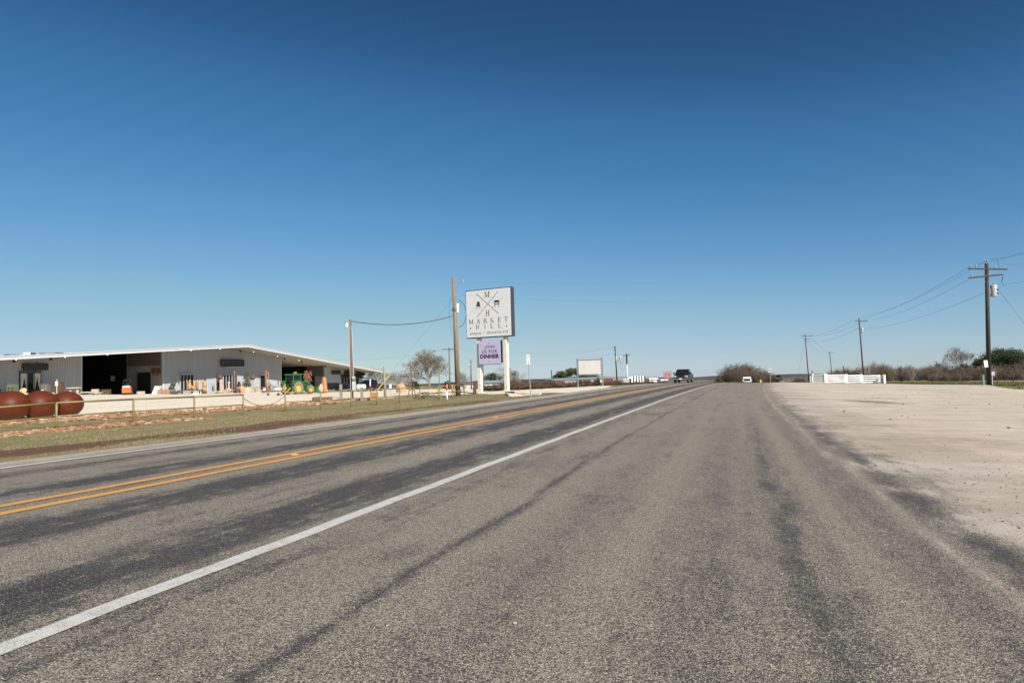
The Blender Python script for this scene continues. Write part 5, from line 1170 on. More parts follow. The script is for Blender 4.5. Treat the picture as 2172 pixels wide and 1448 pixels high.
p, h, w = spot(110, -1.5, 832.5, 12); tag(boulder(MB(), (0, 0, h * .4), (w / 2, .4, h * .6), 12).build('stone_block', STONE, None, tuple(p)), 'pale broken stone lump in the dip between middle and right spheres', 'stone')
p, h, w = spot(157, -.5, 821, 24); t = thing('stone_table', 'pale stone table on two turned pedestals left of the passage', 'table', tuple(p)); pedestal_table(t, w, h)
p, h, w = spot(182, -.8, 830.5, 28); t = thing('stone_table', 'long low pale stone bench at the dark passage mouth', 'table', tuple(p)); pedestal_table(t, w, h)
p, h, w = spot(204, -.6, 831.5, 18); t = thing('stone_table', 'short low stone bench right of the long low bench', 'table', tuple(p)); pedestal_table(t, w, h)
p, h, w = spot(202, 3, 825, 12); o = MB().box((0, 0, h - .25), (w, .5, .5)).box((0, 0, (h - .5) / 2), (w * .7, .4, h - .5)).build('stone_chest', STONE, None, tuple(p), bevel=.02); tag(o, 'small pale stone chest standing just inside the dark passage', 'chest')
p, h, w = spot(225, 3.5, 826, 17); o = MB().box((0, 0, h / 2), (w, .5, h)).box((0, 0, h), (w * 1.05, .56, .06)).build('wooden_chest', DARKW, None, tuple(p)); tag(o, 'dark wooden chest deep in the passage left of the forklift', 'chest')
p, h, w = spot(299, 1.0, 829.5, 11); o = MB().box((0, 0, h / 2), (w, w, h)); 
for k in range(3): o.box((0, -w / 2 - .02, h * (.2 + .3 * k)), (w * 1.02, .03, h * .2))
tag(o.build('wooden_crate', mat('pale_timber', (.52, .44, .32), .8), None, tuple(p)), 'small pale wooden crate right of the orange forklift', 'crate')
p, h, w = spot(331, .3, 817, 10); o = MB()
for k in range(4): o.box((k * .16 - .3, .1 * k, h * .48), (.14, .05, h), ry=.42 + .06 * k)
tag(o.build('leaning_boards', WHITEP, None, tuple(p)), 'white boards leaning against the passage corner', 'boards')
p, h, w = spot(340, -1.6, 828, 9); 
for k, px in enumerate((339.5, 347.5, 356, 363.5)):
    p, h, w = spot(px, -1.6, 826.2, 8); tag(MB().box((0, 0, h / 2), (w * .97, .55, h)).box((0, -.28, h / 2), (w * .5, .03, h * .6)).build('clay_block', mat('salmon_clay', (.34, .20, .135), .9, .25, 9), None, tuple(p), bevel=.03), ['leftmost of four salmon clay blocks in a row by the hall corner', 'second salmon clay block from the left by the hall corner', 'third salmon clay block from the left by the hall corner', 'rightmost of four salmon clay blocks in front of the bronze bird'][k], 'clay block', 'salmon clay blocks in a row')
# bronze bird
p, h, w = spot(367, .6, 805.5, 24); t = thing('bird_sculpture', 'large dark bronze bird sculpture stooping with outspread tail', 'sculpture', tuple(p))
mb = MB()
for (a, ra), (b, rb) in zip(((( -.42, .10), .10), ((-.24, .36), .26), ((-.02, .62), .34), ((.16, .84), .20))[:-1], (((-.24, .36), .26), ((-.02, .62), .34), ((.16, .84), .20))):
    mb.tube((a[0] * w, 0, a[1] * h), (b[0] * w, 0, b[1] * h), ra, rb, 10); mb.ell((b[0] * w, 0, b[1] * h), (rb, rb * .9, rb), 12, 8)
mb.build('body', DKGR, t, smooth_=True)
MB().path([(w * .2, 0, h * .9), (w * .4, 0, h * .97), (w * .52, 0, h * .82), (w * .5, 0, h * .68)], .07, 7).build('neck', DKGR, t); MB().path([(w * .05, 0, h * .5), (w * .02, 0, .15), (w * .1, -.1, 0)], .06, 6).path([(w * -.1, .1, h * .5), (w * -.15, .1, 0)], .06, 6).build('legs', DKGR, t)
MB().loft([[(-w * .2, -.05, h * .1), (w * .2, -.05, h * .1), (w * .2, .25, h * .1), (-w * .2, .25, h * .1)], [(-w * .1, 0, h * .45), (w * .1, 0, h * .45), (w * .1, .2, h * .45), (-w * .1, .2, h * .45)]]).build('base_rock', mat('dull_teal_patina', (.10, .14, .11), .7, .3), t)
p, h, w = spot(371, -2.2, 828.5, 15); o = MB().box((0, 0, h - .15), (w, .6, .3)).box((0, 0, (h - .3) / 2), (w * .75, .45, h - .3)).build('pedestal_bench', mat('charcoal_stone', (.07, .075, .08), .8, .2), None, tuple(p)); tag(o, 'charcoal stone slab on a white block below the bronze bird', 'bench')
# long dark table with carved figures
p, h, w = spot(405, -1.0, 826.5, 46); t = thing('display_table', 'long dark low table under the honey coloured wood carvings', 'table', tuple(p)); table(t, w, h, 1.0, DARKW, .12, .14); tz = h
for px, wp, lab in ((396, 14, 'pale grey slatted crate under the dark display table'), (418.5, 15, 'white box under the right end of the dark display table')):
    p, h, w = spot(px, -1.9, 830.5, wp); tag(MB().box((0, 0, h / 2), (w, .35, h)).box((0, 0, h + .02), (w * .96, .33, .04)).build('storage_box', GSTN if px < 400 else WHITEP, None, tuple(p)), lab, 'box')
def carving(px, pyt, wp, lab, parts, b=-1.0):
    p, h, w = spot(px, b, pyt, wp); base = tz; hh = h - base
    t = thing('wood_carving', lab, 'carving', (p[0], p[1], p[2] + base), 0, 'honey coloured wood carvings')
    for nm, lst, m in parts:
        mb = MB()
        for kind, c, r in lst:
            if kind == 'e': mb.ell((c[0] * w, c[1] * w, c[2] * hh), (r[0] * w, r[1] * w, r[2] * hh), 14, 10)
            else: mb.tube((c[0] * w, c[1] * w, c[2] * hh), (r[0] * w, r[1] * w, r[2] * hh), r[3] * w, r[3] * w * .6, 8)
        mb.build(nm, m, t, smooth_=True)
    return t
carving(402, 805.5, 13, 'honey wood carving of a seated figure raising one arm', [('torso', [('e', (0, 0, .34), (.34, .28, .34)), ('e', (.04, 0, .62), (.24, .2, .2))], TAN), ('head', [('e', (.05, 0, .86), (.2, .18, .13)), ('t', (.12, 0, .92), (.3, 0, 1.0, .06)), ('t', (0, 0, .94), (0, 0, 1.06, .05))], TAN), ('arm', [('t', (-.2, 0, .6), (-.45, 0, .78, .09)), ('t', (-.45, 0, .78), (-.52, 0, 1.02, .06))], TAN)])
carving(409.5, 815, 10, 'low honey wood carving of a crouching animal', [('body', [('e', (0, 0, .38), (.45, .3, .38)), ('e', (.3, 0, .7), (.2, .2, .28))], TAN), ('head', [('e', (-.28, -.05, .55), (.22, .2, .3))], TAN)])
carving(418, 805.5, 9, 'upright oval slab of polished honey wood on a dark foot', [('slab', [('e', (0, 0, .54), (.46, .12, .46))], mat('polished_amber_wood', (.42, .20, .055), .4, .25, 5, stretch=(1, 1, .3))), ('foot', [('e', (0, 0, .06), (.3, .2, .07))], BLACKM)])
p, h, w = spot(433.5, -1.0, 803, 11); t = thing('wood_carving', 'tall honey wood carving of stacked figures with a dark hat', 'carving', tuple(p), 0, 'honey coloured wood carvings')
MB().ell((0, 0, h * .30), (w * .42, w * .36, h * .2), 14, 10).ell((w * .05, 0, h * .55), (w * .45, w * .36, h * .16), 14, 10).ell((-.02, 0, h * .72), (w * .3, w * .28, h * .12), 12, 8).build('figure', TAN, t, smooth_=True); MB().tube((-w * .3, 0, h * .65), (-w * .38, 0, h * .9), .09, .05).tube((w * .1, 0, h * .75), (w * .15, 0, h * .9), .12, .1).build('arms', TAN, t); MB().lathe([(w * .22, h * .88), (w * .22, h * .98), (w * .18, h)], (w * .12, 0, 0), 12).build('hat', DARKW, t); MB().lathe([(w * .4, 0), (w * .42, h * .16)], (.05, 0, 0), 10).build('stump', DARKW, t)
# leaf builder for plants
def leaves(mb, c, r, n, size, rg, shell=.35):
    for _ in range(n):
        d = Vector((rg.gauss(0, 1), rg.gauss(0, 1), rg.gauss(0, 1))).normalized(); k = rg.uniform(shell, 1) ** .6
        p = Vector((c[0] + d.x * r[0] * k, c[1] + d.y * r[1] * k, c[2] + d.z * r[2] * k)); a = Vector((rg.gauss(0, 1), rg.gauss(0, 1), rg.gauss(0, 1))).normalized(); b = a.orthogonal().normalized(); s = size * rg.uniform(.5, 1.3)
        mb.add([p - a * s, p + b * s * .45, p + a * s, p - b * s * .45], [(0, 1, 2, 3)])
    return mb
OLIVEL = leafmat('olive_leaves', (.035, .048, .02), (.13, .14, .075)); SILV = leafmat('silver_agave_leaves', (.14, .16, .13), (.34, .36, .32), .6)
def agave(px, b, pyt, wp, lab):
    p, h, w = spot(px, b, pyt, wp); t = thing('agave_plant', lab, 'plant', tuple(p)); mb = MB(); rg = random.Random(px)
    for k in range(46):
        a = rg.uniform(0, 2 * PI); e = rg.uniform(.25, 1.45); L = h * rg.uniform(.7, 1.05); z0 = h * rg.uniform(.1, .45)
        q = Vector((math.cos(a) * math.cos(e), math.sin(a) * math.cos(e), math.sin(e))) * L * .6; s = Vector((-math.sin(a), math.cos(a), 0)) * .05
        mb.add([Vector((0, 0, z0)) - s, Vector((0, 0, z0)) + s, Vector((0, 0, z0)) + q], [(0, 1, 2)])
    mb.build('foliage', SILV, t); MB().lathe([(.18, 0), (.25, .25), (.22, .3)], n=10).build('pot', TERC, t)
agave(452, .3, 809, 15, 'silver leaved agave plant in a pot beside the dark column'); agave(573, .8, 803, 8, 'tall silver leaved plant at the right of the side door')
p, h, w = spot(466.5, -.2, 833, 14)
def stand_ball(px, b, pyt, wp, lab, legs, m):
    p, h, w = spot(px, b, pyt, wp); t = thing('ball_finial', lab, 'finial', tuple(p)); r = w / 2
    MB().ell((0, 0, h - r), (r, r, r), 20, 14).build('ball', mat('brown_patina_iron', (.12, .05, .035), .6, .35, 7), t, smooth_=True)
    if legs:
        for a in (.3, 2.4, 4.5): MB().tube((.32 * math.cos(a), .32 * math.sin(a), 0), (0, 0, h - 2 * r), .05, .04, 7).build('leg', m, t)
    else: MB().lathe([(.2, 0), (.2, .1), (.12, .2), (.11, h - 2.1 * r), (.16, h - 2 * r)], n=12).build('post', m, t)
stand_ball(467.5, -.8, 794.5, 10, 'brown iron ball on a pale post beside the dark column', False, STONE); stand_ball(536.5, -1.2, 795.2, 10.5, 'brown iron ball on a grey tripod right of the potted tree', True, GALV)
def column(px, b, pyt, wp, lab, m, prof_=None, name='column'):
    p, h, w = spot(px, b, pyt, wp); r = w / 2; mb = MB(); n = 14
    pr_ = prof_ or [(r * .9, 0)] + [(r * (1 + .12 * math.sin(k * 2.3)), h * k / n) for k in range(1, n)] + [(r * .7, h)]
    mb.lathe([(a, z if z > 1.0001 or prof_ is None else z * h) for a, z in ([(a * r, z * h) for a, z in prof_] if prof_ else pr_)], n=12)
    return tag(mb.build(name, m, None, tuple(p), smooth_=True), lab, 'column')
column(462.5, .6, 793.5, 6, 'dark red brown rough column left of the glazed doors', mat('dark_maroon_bark', (.07, .03, .028), .9, .4, 9, bmp=.4))
column(485.5, .2, 809.5, 5.2, 'pale pink stone pedestal column before the glazed doors', mat('pale_pink_stone', (.58, .42, .33), .9, .15, 8), [(1, 0), (1, .1), (.75, .14), (.7, .84), (1, .9), (1, 1)], 'stone_column')
column(497.3, -.6, 786.5, 3.2, 'tall slim tan pole with a white tip before the glazed doors', TANP, [(1, 0), (.9, .5), (.9, .9), (1.2, .93), (1.0, 1)], 'carved_pole')
column(501.0, .2, 791, 3.8, 'tall dark woven column just right of the slim tan pole', mat('dark_woven_bark', (.09, .04, .03), .9, .5, 14, bmp=.5))
column(564.5, -.4, 785, 4.6, 'tall brown carved totem pole by the side door', mat('brown_totem_wood', (.22, .115, .05), .8, .4, 7, bmp=.4), [(1, 0), (1, .25), (.8, .3), (1, .5), (.85, .6), (1.05, .78), (.8, .84), (1, .95), (.6, 1)], 'totem_pole')
column(590.2, .6, 794.5, 2.2, 'thin rusty iron column near the right passage corner', RUST, None, 'iron_column')
column(570, .5, 788, 1.6, 'thin grey stem with a dark tuft behind the totem pole', GREYW, None, 'slender_column')
# potted tree
p, h, w = spot(523.5, -.5, 787, 22); t = thing('potted_tree', 'bushy olive green tree in a wide beige round planter', 'tree', tuple(p)); hp = U(523, 821, p[1])[2] - p[2]; rw = 21 * p[1] / F / 2
MB().lathe([(rw * .9, 0), (rw * .97, .08), (rw * .95, hp * .2), (rw, hp * .9), (rw * 1.02, hp), (rw * .93, hp), (rw * .9, hp - .1)], n=22).build('planter', mat('beige_planter', (.46, .36, .24), .85, .15, 6), t, smooth_=True)
MB().tube((0, 0, hp - .2), (.05, 0, h * .7), .08, .04).build('trunk', DARKW, t); rg = random.Random(4); mb = MB()
for k in range(26):
    z = rg.uniform(hp + .2, h - .3); f = 1 - ((z - hp) / (h - hp)) ** 1.5 * .75; a = rg.uniform(0, 2 * PI); q = w * .36 * f * rg.uniform(.3, 1)
    leaves(mb, (q * math.cos(a), q * math.sin(a), z), (.36, .36, .36), 45, .10, rg)
mb.build('crown', OLIVEL, t)
# stones, urns, statues
p, h, w = spot(455, -1.4, 829, 32); o = MB()
for k, (x, z, rx, rz_) in enumerate(((-.40, .25, .16, .3), (-.2, .4, .2, .35), (.05, .35, .22, .4), (.3, .6, .22, .35), (.42, .3, .12, .3))): boulder(o, (x * w, 0, z * h), (rx * w, .4, rz_ * h), k + 20)
tag(o.build('stone_relief', STONE, None, tuple(p)), 'long broken pale stone relief lying before the agave plant', 'stone')
p, h, w = spot(483, -1.0, 821, 17); o = MB(); rg = random.Random(9)
for k in range(26): boulder(o, (rg.uniform(-.45, .45) * w, rg.uniform(-.4, .4), rg.uniform(.1, .8) * h * (1 - .3 * rg.random())), (rg.uniform(.12, .26), .2, rg.uniform(.12, .22)), k + 40, 7, 5)
tag(o.build('stone_pile', mat('mottled_pinkish_stone', (.42, .33, .27), .9, .4, 12), None, tuple(p)), 'pile of mottled stone fragments before the pale pink column', 'stone pile', kind='stuff')
p, h, w = spot(471.5, -1.6, 816, 5.5); t = thing('stone_figure', 'small tan stone bust on a plinth left of the stone pile', 'statue', tuple(p)); SND = mat('warm_sandstone', (.52, .37, .21), .9, .2, 8, bmp=.3); MB().box((0, 0, h * .25), (w, .4, h * .5)).build('plinth', SND, t, bevel=.03); MB().ell((0, 0, h * .58), (w * .45, .2, h * .16)).ell((0, 0, h * .84), (w * .3, .15, h * .17)).build('bust', SND, t, smooth_=True)
p, h, w = spot(507, -1.4, 809, 6); t = thing('bust_statue', 'dark bust on a post with pinkish stones left of the planter', 'statue', tuple(p)); MB().ell((0, 0, h - .22), (.22, .2, .24)).ell((0, 0, h - .6), (.34, .22, .25)).build('bust', BLACKM, t, smooth_=True); MB().lathe([(.3, 0), (.22, .1), (.18, h - .8)], n=10).build('post', PINK, t)
p, h, w = spot(512.5, -2.2, 819.5, 8); tag(boulder(MB(), (0, 0, h * .5), (w * .5, .35, h * .5), 71).build('carved_stone', mat('peach_stone', (.44, .28, .17), .9, .2, 8), None, tuple(p)), 'peach coloured carved stone leaning at the beige planter', 'stone')
p, h, w = spot(503, -1.8, 821, 7); t = thing('urn', 'dark maroon urn in front of the woven column', 'urn', tuple(p)); urn(t, w, h, mat('maroon_glaze', (.13, .06, .055), .5, .3))
p, h, w = spot(543.5, -1.6, 822, 7.5); t = thing('urn', 'yellow glazed pot right of the tripod ball', 'urn', tuple(p)); urn(t, w, h, YSTN)
p, h, w = spot(556.5, -.8, 820.3, 32); t = thing('display_table', 'long red brown table right of the yellow glazed pot', 'table', tuple(p)); table(t, w, h, .9, mat('red_brown_wood', (.20, .10, .06), .7, .3, 6), .09, .10)
p, h, w = spot(552.5, -1.7, 826, 8); t = thing('pyramid_stone', 'grey pyramid shaped stone under the red brown table', 'stone', tuple(p)); MB().loft([[(-w / 2, -w / 2, 0), (w / 2, -w / 2, 0), (w / 2, w / 2, 0), (-w / 2, w / 2, 0)], [(-.05, -.05, h), (.05, -.05, h), (.05, .05, h), (-.05, .05, h)]]).build('vessel', GSTN, t)
p, h, w = spot(561, -2.2, 822.5, 4.2); t = thing('garden_lantern', 'white cube lantern with a black foot before the red brown table', 'lantern', tuple(p)); MB().box((0, 0, h * .7), (w, w, h * .5)).build('box', WHITEP, t); MB().box((0, 0, h * .22), (w * 1.1, w * 1.1, h * .45)).build('foot', BLACKM, t)
p, h, w = spot(570, -2.6, 827, 13); tag(boulder(MB(), (0, 0, h * .45), (w * .5, .4, h * .5), 88).build('stone_slab', STONE, None, tuple(p)), 'flat pale stone trough left of the grey horse statue', 'stone')
p, h, w = spot(568, .2, 821.5, 6); t = thing('urn', 'small terracotta bowl under the right end of the red brown table', 'urn', tuple(p)); urn(t, w, h, TERC)
# horse statue
p, h, w = spot(584, -1.8, 812.5, 20); t = thing('horse_statue', 'pale grey mottled horse statue walking left beside the tractor', 'statue', tuple(p))
HS = GSTN if False else mat('pale_grey_statue', (.28, .27, .255), .8, .25, 8); mb = MB()
def limb(pts):
    for (a, ra), (b, rb) in zip(pts[:-1], pts[1:]): mb.tube((a[0] * w, a[1], a[2] * h), (b[0] * w, b[1], b[2] * h), ra, rb, 8); mb.ell((b[0] * w, b[1], b[2] * h), (rb, rb, rb), 8, 6)
bod = [[(x * w, math.cos(a) * .26 * s, (zc + math.sin(a) * .17 * s) * h) for a in np.linspace(0, 2 * PI, 11)[:-1]] for x, zc, s in ((-.34, .70, .5), (-.26, .66, 1.0), (-.05, .64, .95), (.15, .66, .98), (.28, .68, .95), (.36, .68, .5))]
mb.loft(bod)
limb([((-.28, 0, .72), .18), ((-.40, 0, .88), .13), ((-.44, 0, .95), .11)]); limb([((-.43, 0, .95), .11), ((-.55, 0, .84), .07)]); limb([((-.44, .05, .96), .04), ((-.43, .05, 1.02), .015)])
for y in (-.14, .14):
    limb([((-.26, y, .58), .11), ((-.29 - y * .15, y, .30), .065), ((-.27, y, .05), .05), ((-.30, y, .01), .06)]); limb([((.28, y, .62), .14), ((.23, y, .38), .085), ((.31 + y * .2, y, .24), .06), ((.29, y, .03), .05)])
limb([((.36, 0, .74), .05), ((.44, 0, .5), .04), ((.44, 0, .28), .02)]); mb.build('figure', HS, t, smooth_=True)
MB().box((0, 0, -.02), (w * .9, .7, .06)).build('plinth', GSTN, t)
# low flat trailer
p = gp(580, 78); t = thing('flat_trailer', 'low flat timber trailer with a white crate before the tractor', 'trailer', tuple(p), R(8)); MB().prism([(-1.25, .55), (1.15, .62), (1.15, .50), (-.95, .28), (-1.15, .28)], -.5, .6, 'XZ').build('deck', GREYW, t); MB().tube((-1.2, -.52, .5), (1.3, -.52, .6), .05, n=6).build('side_rail', RUST, t)
for x in (-.5, .6): MB().lathe([(.14, -.05), (.14, .05)], (x, -.4, .14), 14, 'Y').build('wheel', RUBBER, t)
MB().box((.62, -.2, .74), (.62, .4, .22), taper=.92).build('crate', WHITEP, t); 
p = gp(597, 80); MB().box((0, 0, 0), (.12, 1.7, .1), ry=0)
tag(MB().tube((-.35, 0, 0), (.45, .2, 1.25), .06, .05, 7).tube((-.35, .0, .02), (-.6, .3, .02), .05, n=6).build('leaning_beam', YSTN, None, tuple(p)), 'yellow beam leaning against the left tractor wheel', 'beam')
# other yard pieces
p = gp(687.5, 97); h = top_h(687, 801, 97, p[2]); tag(boulder(MB(), (0, 0, h * .47), (.36, .3, h * .53), 33, 14, 12).build('standing_stone', ORS, None, tuple(p), smooth_=True), 'tall orange standing stone right of the tractor', 'stone')
p = gp(680, 96); h = top_h(680, 812, 96, p[2]); tag(boulder(MB(), (0, 0, h * .45), (.3, .25, h * .5), 36).build('standing_stone', mat('pale_pink_rock', (.50, .36, .28), .9, .2), None, tuple(p)), 'short pinkish standing stone leaning on the tall orange one', 'stone')
for px, Y, pyt, lab in ((723.5, 57, 815, 'grey timber post standing in front of the black saloon car'), (767.5, 59, 821, 'grey timber post standing in front of the silver drum')):
    p = gp(px, Y); h = top_h(px, pyt, Y, p[2]); tag(MB().box((0, 0, h / 2 - .1), (.20, .20, h + .2)).box((0, 0, h + .01), (.16, .16, .03)).build('timber_post', GREYW, None, tuple(p)), lab, 'post')
p = gp(673, 57.5); tag(MB().box((0, 0, .17), (.9, .28, .34)).box((-.46, 0, .17), (.02, .25, .30)).build('railway_sleeper', mat('oiled_timber', (.14, .085, .045), .85, .35, 8, stretch=(.3, 2, 2)), None, tuple(p), R(62), bevel=.02), 'short brown timber block lying with its cut end towards the road', 'timber')
p = gp(691, 58.5); tag(MB().box((0, 0, .15), (1.1, .28, .30)).box((.1, .05, .31), (.9, .16, .03)).build('railway_sleeper', mat('oiled_timber', (.14, .085, .045)), None, tuple(p), R(4), bevel=.02), 'longer dark timber sleeper lying crosswise behind the short block', 'timber')
p = gp(793.5, 60); h = top_h(793, 832.5, 60, p[2]); tag(MB().box((0, 0, h / 2), (.60, .5, h), taper=1.08).box((0, 0, h + .01), (.56, .46, .03)).build('stone_stump', ORS, None, tuple(p), bevel=.06), 'orange stone block just behind the fence right of the light pole', 'stone')
p = gp(851, 88); h = top_h(851, 814.5, 88, p[2]); tag(boulder(MB(), (0, 0, h * .42), (.66, .5, h * .55), 55, 14, 10).build('boulder', mat('peach_boulder', (.42, .26, .15), .9, .25, 4, bmp=.4), None, tuple(p)), 'large peach boulder in the yard left of the rusty iron stand', 'boulder')
p = gp(874, 65.5); h = top_h(874, 774, 65.5, p[2]); t = thing('iron_stand', 'rusty iron stand with spread legs and a slim tall mast', 'stand', tuple(p))
for x, y in ((-.38, -.1), (.38, -.1), (0, .35)): MB().tube((x, y, 0), (0, 0, h * .62), .045, .035, 6).build('leg', RUST, t)
MB().tube((0, 0, h * .45), (-.05, 0, h), .05, .035, 8).build('mast', RUST, t); MB().tube((-.28, 0, h * .22), (.28, 0, h * .22), .03, n=5).tube((-.2, 0, h * .38), (.2, 0, h * .38), .03, n=5).build('crossbar', RUST, t)
p = gp(912, 63); tag(tangle(MB(), (0, 0, .25), (1.3, .5, .28), 26, .028, 12).build('fallen_branches', DARKW, None, tuple(p)), 'tangle of dead branches on the ground behind the fence', 'branches')
p = gp(785.5, 96); h = top_h(785, 804, 96, p[2]); t = thing('flag_marker', 'slim marker with white top and red foot beside the navy pickup', 'marker', tuple(p)); MB().tube((0, 0, 0), (0, 0, h * .5), .09, n=8).build('foot', mat('dark_red_plastic', (.28, .02, .03), .5), t); MB().tube((0, 0, h * .5), (0, 0, h), .075, n=8).build('top', WHITEP, t)
p = gp(828.3, 92); h = top_h(828, 814.5, 92, p[2]); t = thing('small_sign', 'small white sign on a low stake left of the peach boulder', 'sign', tuple(p)); MB().box((0, 0, h / 2), (.06, .06, h)).build('stake', GREYW, t); MB().box((0, -.05, h * .75), (.30, .03, h * .5)).build('board', WHITEP, t)

# ------------------------------------------------------------------ right side: white board fence, signs, barns
fp = [gp(px, Y) for px, Y in ((1719.3, 112), (1724.3, 98), (1750.5, 97), (1795.5, 98), (1826.8, 98.5), (1866, 99), (1876, 97.5))]
o_ = fp[1]; t = thing('board_fence', 'white four board fence at the edge of the gravel lot', 'fence', tuple(o_))
hF = top_h(1751, 793, 97, fp[2][2]) ; 
L_ = [q - o_ for q in fp]
for i, q in enumerate(L_):
    wd = .20 if i in (0, 1, 5) else .27
    MB().box((q[0], q[1], q[2] + hF / 2 - .1), (wd, wd, hF + .14)).box((q[0], q[1], q[2] + hF + .0), (wd * 1.15, wd * 1.15, .06)).build('post', WHITEP, t)
for i in range(len(L_) - 1):
    a, b = L_[i], L_[i + 1]; d = (b - a)[:2]; Ld = math.hypot(*d); ang = math.atan2(d[1], d[0])
    for k in range(4):
        zz = hF * (.14 + .245 * k); MB().box(((a[0] + b[0]) / 2 - .06 * math.sin(-ang), (a[1] + b[1]) / 2 - .08, (a[2] + b[2]) / 2 + zz), (Ld - .12, .04, .155), ang).build('board', WHITEP, t)
    if i in (2, 4):
        for f in (.06, .9): q = a + (b - a) * f; MB().box((q[0], q[1] - .12, q[2] + hF * .5), (.14, .04, hF * .93)).build('batten', WHITEP, t)
p = gp(1634.5, 120); h = top_h(1634, 780, 120, p[2]); t = thing('road_sign', 'white rectangular road sign on a slim post right of the leafless thicket', 'road sign', tuple(p), R(-12))
MB().box((0, 0, h / 2), (.07, .07, h)).build('post', GALV, t); pl_ = MB().box((0, -.06, h - .42), (.66, .02, .80)).build('sign_plate', mat('pale_blue_grey_plate', (.42, .46, .49), .5, .05), t); MB().box((0, -.075, h - .35), (.48, .006, .10)).box((0, -.075, h - .58), (.52, .006, .07)).build('sign_mark', mat('faded_red_ink', (.55, .14, .12)), pl_)
p = gp(1613.5, 118); h = top_h(1613, 800, 118, p[2]); t = thing('roadside_marker', 'small black and yellow roadside marker beyond the road crest', 'marker', tuple(p)); MB().box((0, 0, h * .35), (.10, .06, h * .7)).build('post', BLACKM, t); MB().box((0, -.05, h * .45), (.24, .03, h * .4)).build('reflector', mat('yellow_reflector', (.70, .40, .02), .5), t); MB().box((0, 0, h * .85), (.36, .3, h * .25)).build('box', BLACKM, t, bevel=.04)
BARN = mat('red_barn_boards', (.30, .045, .04), .8, .2, 4, stretch=(4, 4, .3)); GREYR = mat('grey_barn_roof', (.30, .30, .31), .6)
shed(2146, 2185, 190, 190, 798.5, 'red barn with grey roof under the spreading live oak', ((.3, .5, 1.4),), GREYR, BARN, 'barn', 10, mat('white_barn_door', (.6, .6, .58)))
shed(2113, 2124, 185, 185, 798.5, 'small white shed between the right pole and the red barn', ((.3, .6, 1.3),), GREYR, WHITEP, 'garden_shed', 4, BARN)
cols = (1900, 1935, 1970, 2007, 2043, 2080, 2116, 2150, 2190); P_ = [gp(c, 118 - (c - 1900) * .09) for c in cols]
t = thing('wire_fence', 'thin post and wire fence along the grass in front of the brush', 'fence', tuple(P_[0])); L_ = [q - P_[0] for q in P_]
for q in L_: MB().tube((q[0], q[1], q[2] - .1), (q[0], q[1], q[2] + 1.45), .055, .05, 6).build('post', DARKW, t)
for zz in (.45, .85, 1.25): MB().path([(q[0], q[1], q[2] + zz) for q in L_], .012, 4).build('wire', GALV, t)

# ------------------------------------------------------------------ trees and brush
BARK = mat('grey_bark', (.17, .145, .12), .95, .3, 8, bmp=.4); TWIG = leafmat('grey_twigs', (.16, .135, .11), (.34, .295, .24), .9); TWIGB = leafmat('brown_twigs', (.075, .055, .041), (.18, .14, .105), .9); TWIGR = leafmat('reddish_twigs', (.085, .055, .04), (.20, .145, .105), .9)
TWIGM = leafmat('lichen_twigs', (.17, .16, .11), (.36, .34, .26), .9); EVER = leafmat('evergreen_leaves', (.010, .017, .006), (.052, .07, .024)); EVERB = leafmat('olive_evergreen_leaves', (.02, .028, .01), (.085, .095, .04)); HEDGE = leafmat('brown_hedge_leaves', (.035, .022, .012), (.13, .085, .048)); HEDGEG = leafmat('olive_hedge_leaves', (.03, .032, .012), (.11, .105, .05))
def grow(tr, cr, p, d, L, r, lev, maxl, rg, spread, kids, tn):
    """one limb: a few bent segments, then its children spread evenly around it"""
    n = 3 if lev < maxl else 2; q = Vector(p); d = Vector(d).normalized(); out = []
    for k in range(n):
        d = (d + Vector((rg.gauss(0, .13), rg.gauss(0, .13), rg.gauss(0.04, .09)))).normalized(); e = q + d * L / n; r2 = r * (1 - .28 * (k + 1) / n)
        (tr if lev < tn else cr).tube(q, e, r * (1 - .28 * k / n), r2, 6 if lev < 2 else 3, False); q = e; out.append((e.copy(), d.copy(), r2))
    if lev >= maxl: return
    nk = kids[min(lev, len(kids) - 1)]; a0 = rg.uniform(0, 2 * PI)
    for k in range(nk):
        e, dd, rr = out[-1] if k < 2 else out[rg.randrange(1 if lev == 0 else 0, n)]
        a = dd.orthogonal().normalized(); a.rotate(Matrix.Rotation(a0 + 2 * PI * k / nk + rg.gauss(0, .25), 3, dd)); s = spread * rg.uniform(.6, 1.3) * (.35 if k == 0 else 1)
        nd = dd * math.cos(s) + a * math.sin(s); grow(tr, cr, e, nd, L * rg.uniform(.62, .86), max(rr * rg.uniform(.5, .7), .020), lev + 1, maxl, rg, spread, kids, tn)
def fit(mbs, w, h):
    xs = [abs(v[0]) for m in mbs for v in m.v] + [abs(v[1]) for m in mbs for v in m.v]; zs = [v[2] for m in mbs for v in m.v]; xs.sort(); kx = w / 2 / xs[int(len(xs) * .985)]; kz = h / max(zs)
    for m in mbs: m.v = [(v[0] * kx, v[1] * kx, v[2] * kz) for v in m.v]
def bare_tree(px, Y, pyt, wpx, label, seed, tw=TWIG, maxl=6, kids=(4, 3, 3, 3, 2), spread=.62, group=None, name='bare_tree', thick=.05, extra=None):
    p = gp(px, Y); h = top_h(px, pyt, Y, p[2]); w = wpx * Y / F; rg = random.Random(seed); tr, cr = MB(), MB()
    grow(tr, cr, (0, 0, -.1), (rg.gauss(0, .06), rg.gauss(0, .06), 1), 2.2, .05 * 4, 0, maxl, rg, spread, kids, 3); fit((tr, cr), w, h)
    t = thing(name, label, 'tree', tuple(p), 0, group); tr.build('trunk', BARK, t, smooth_=True); cr.build('crown', tw, t)
    return t
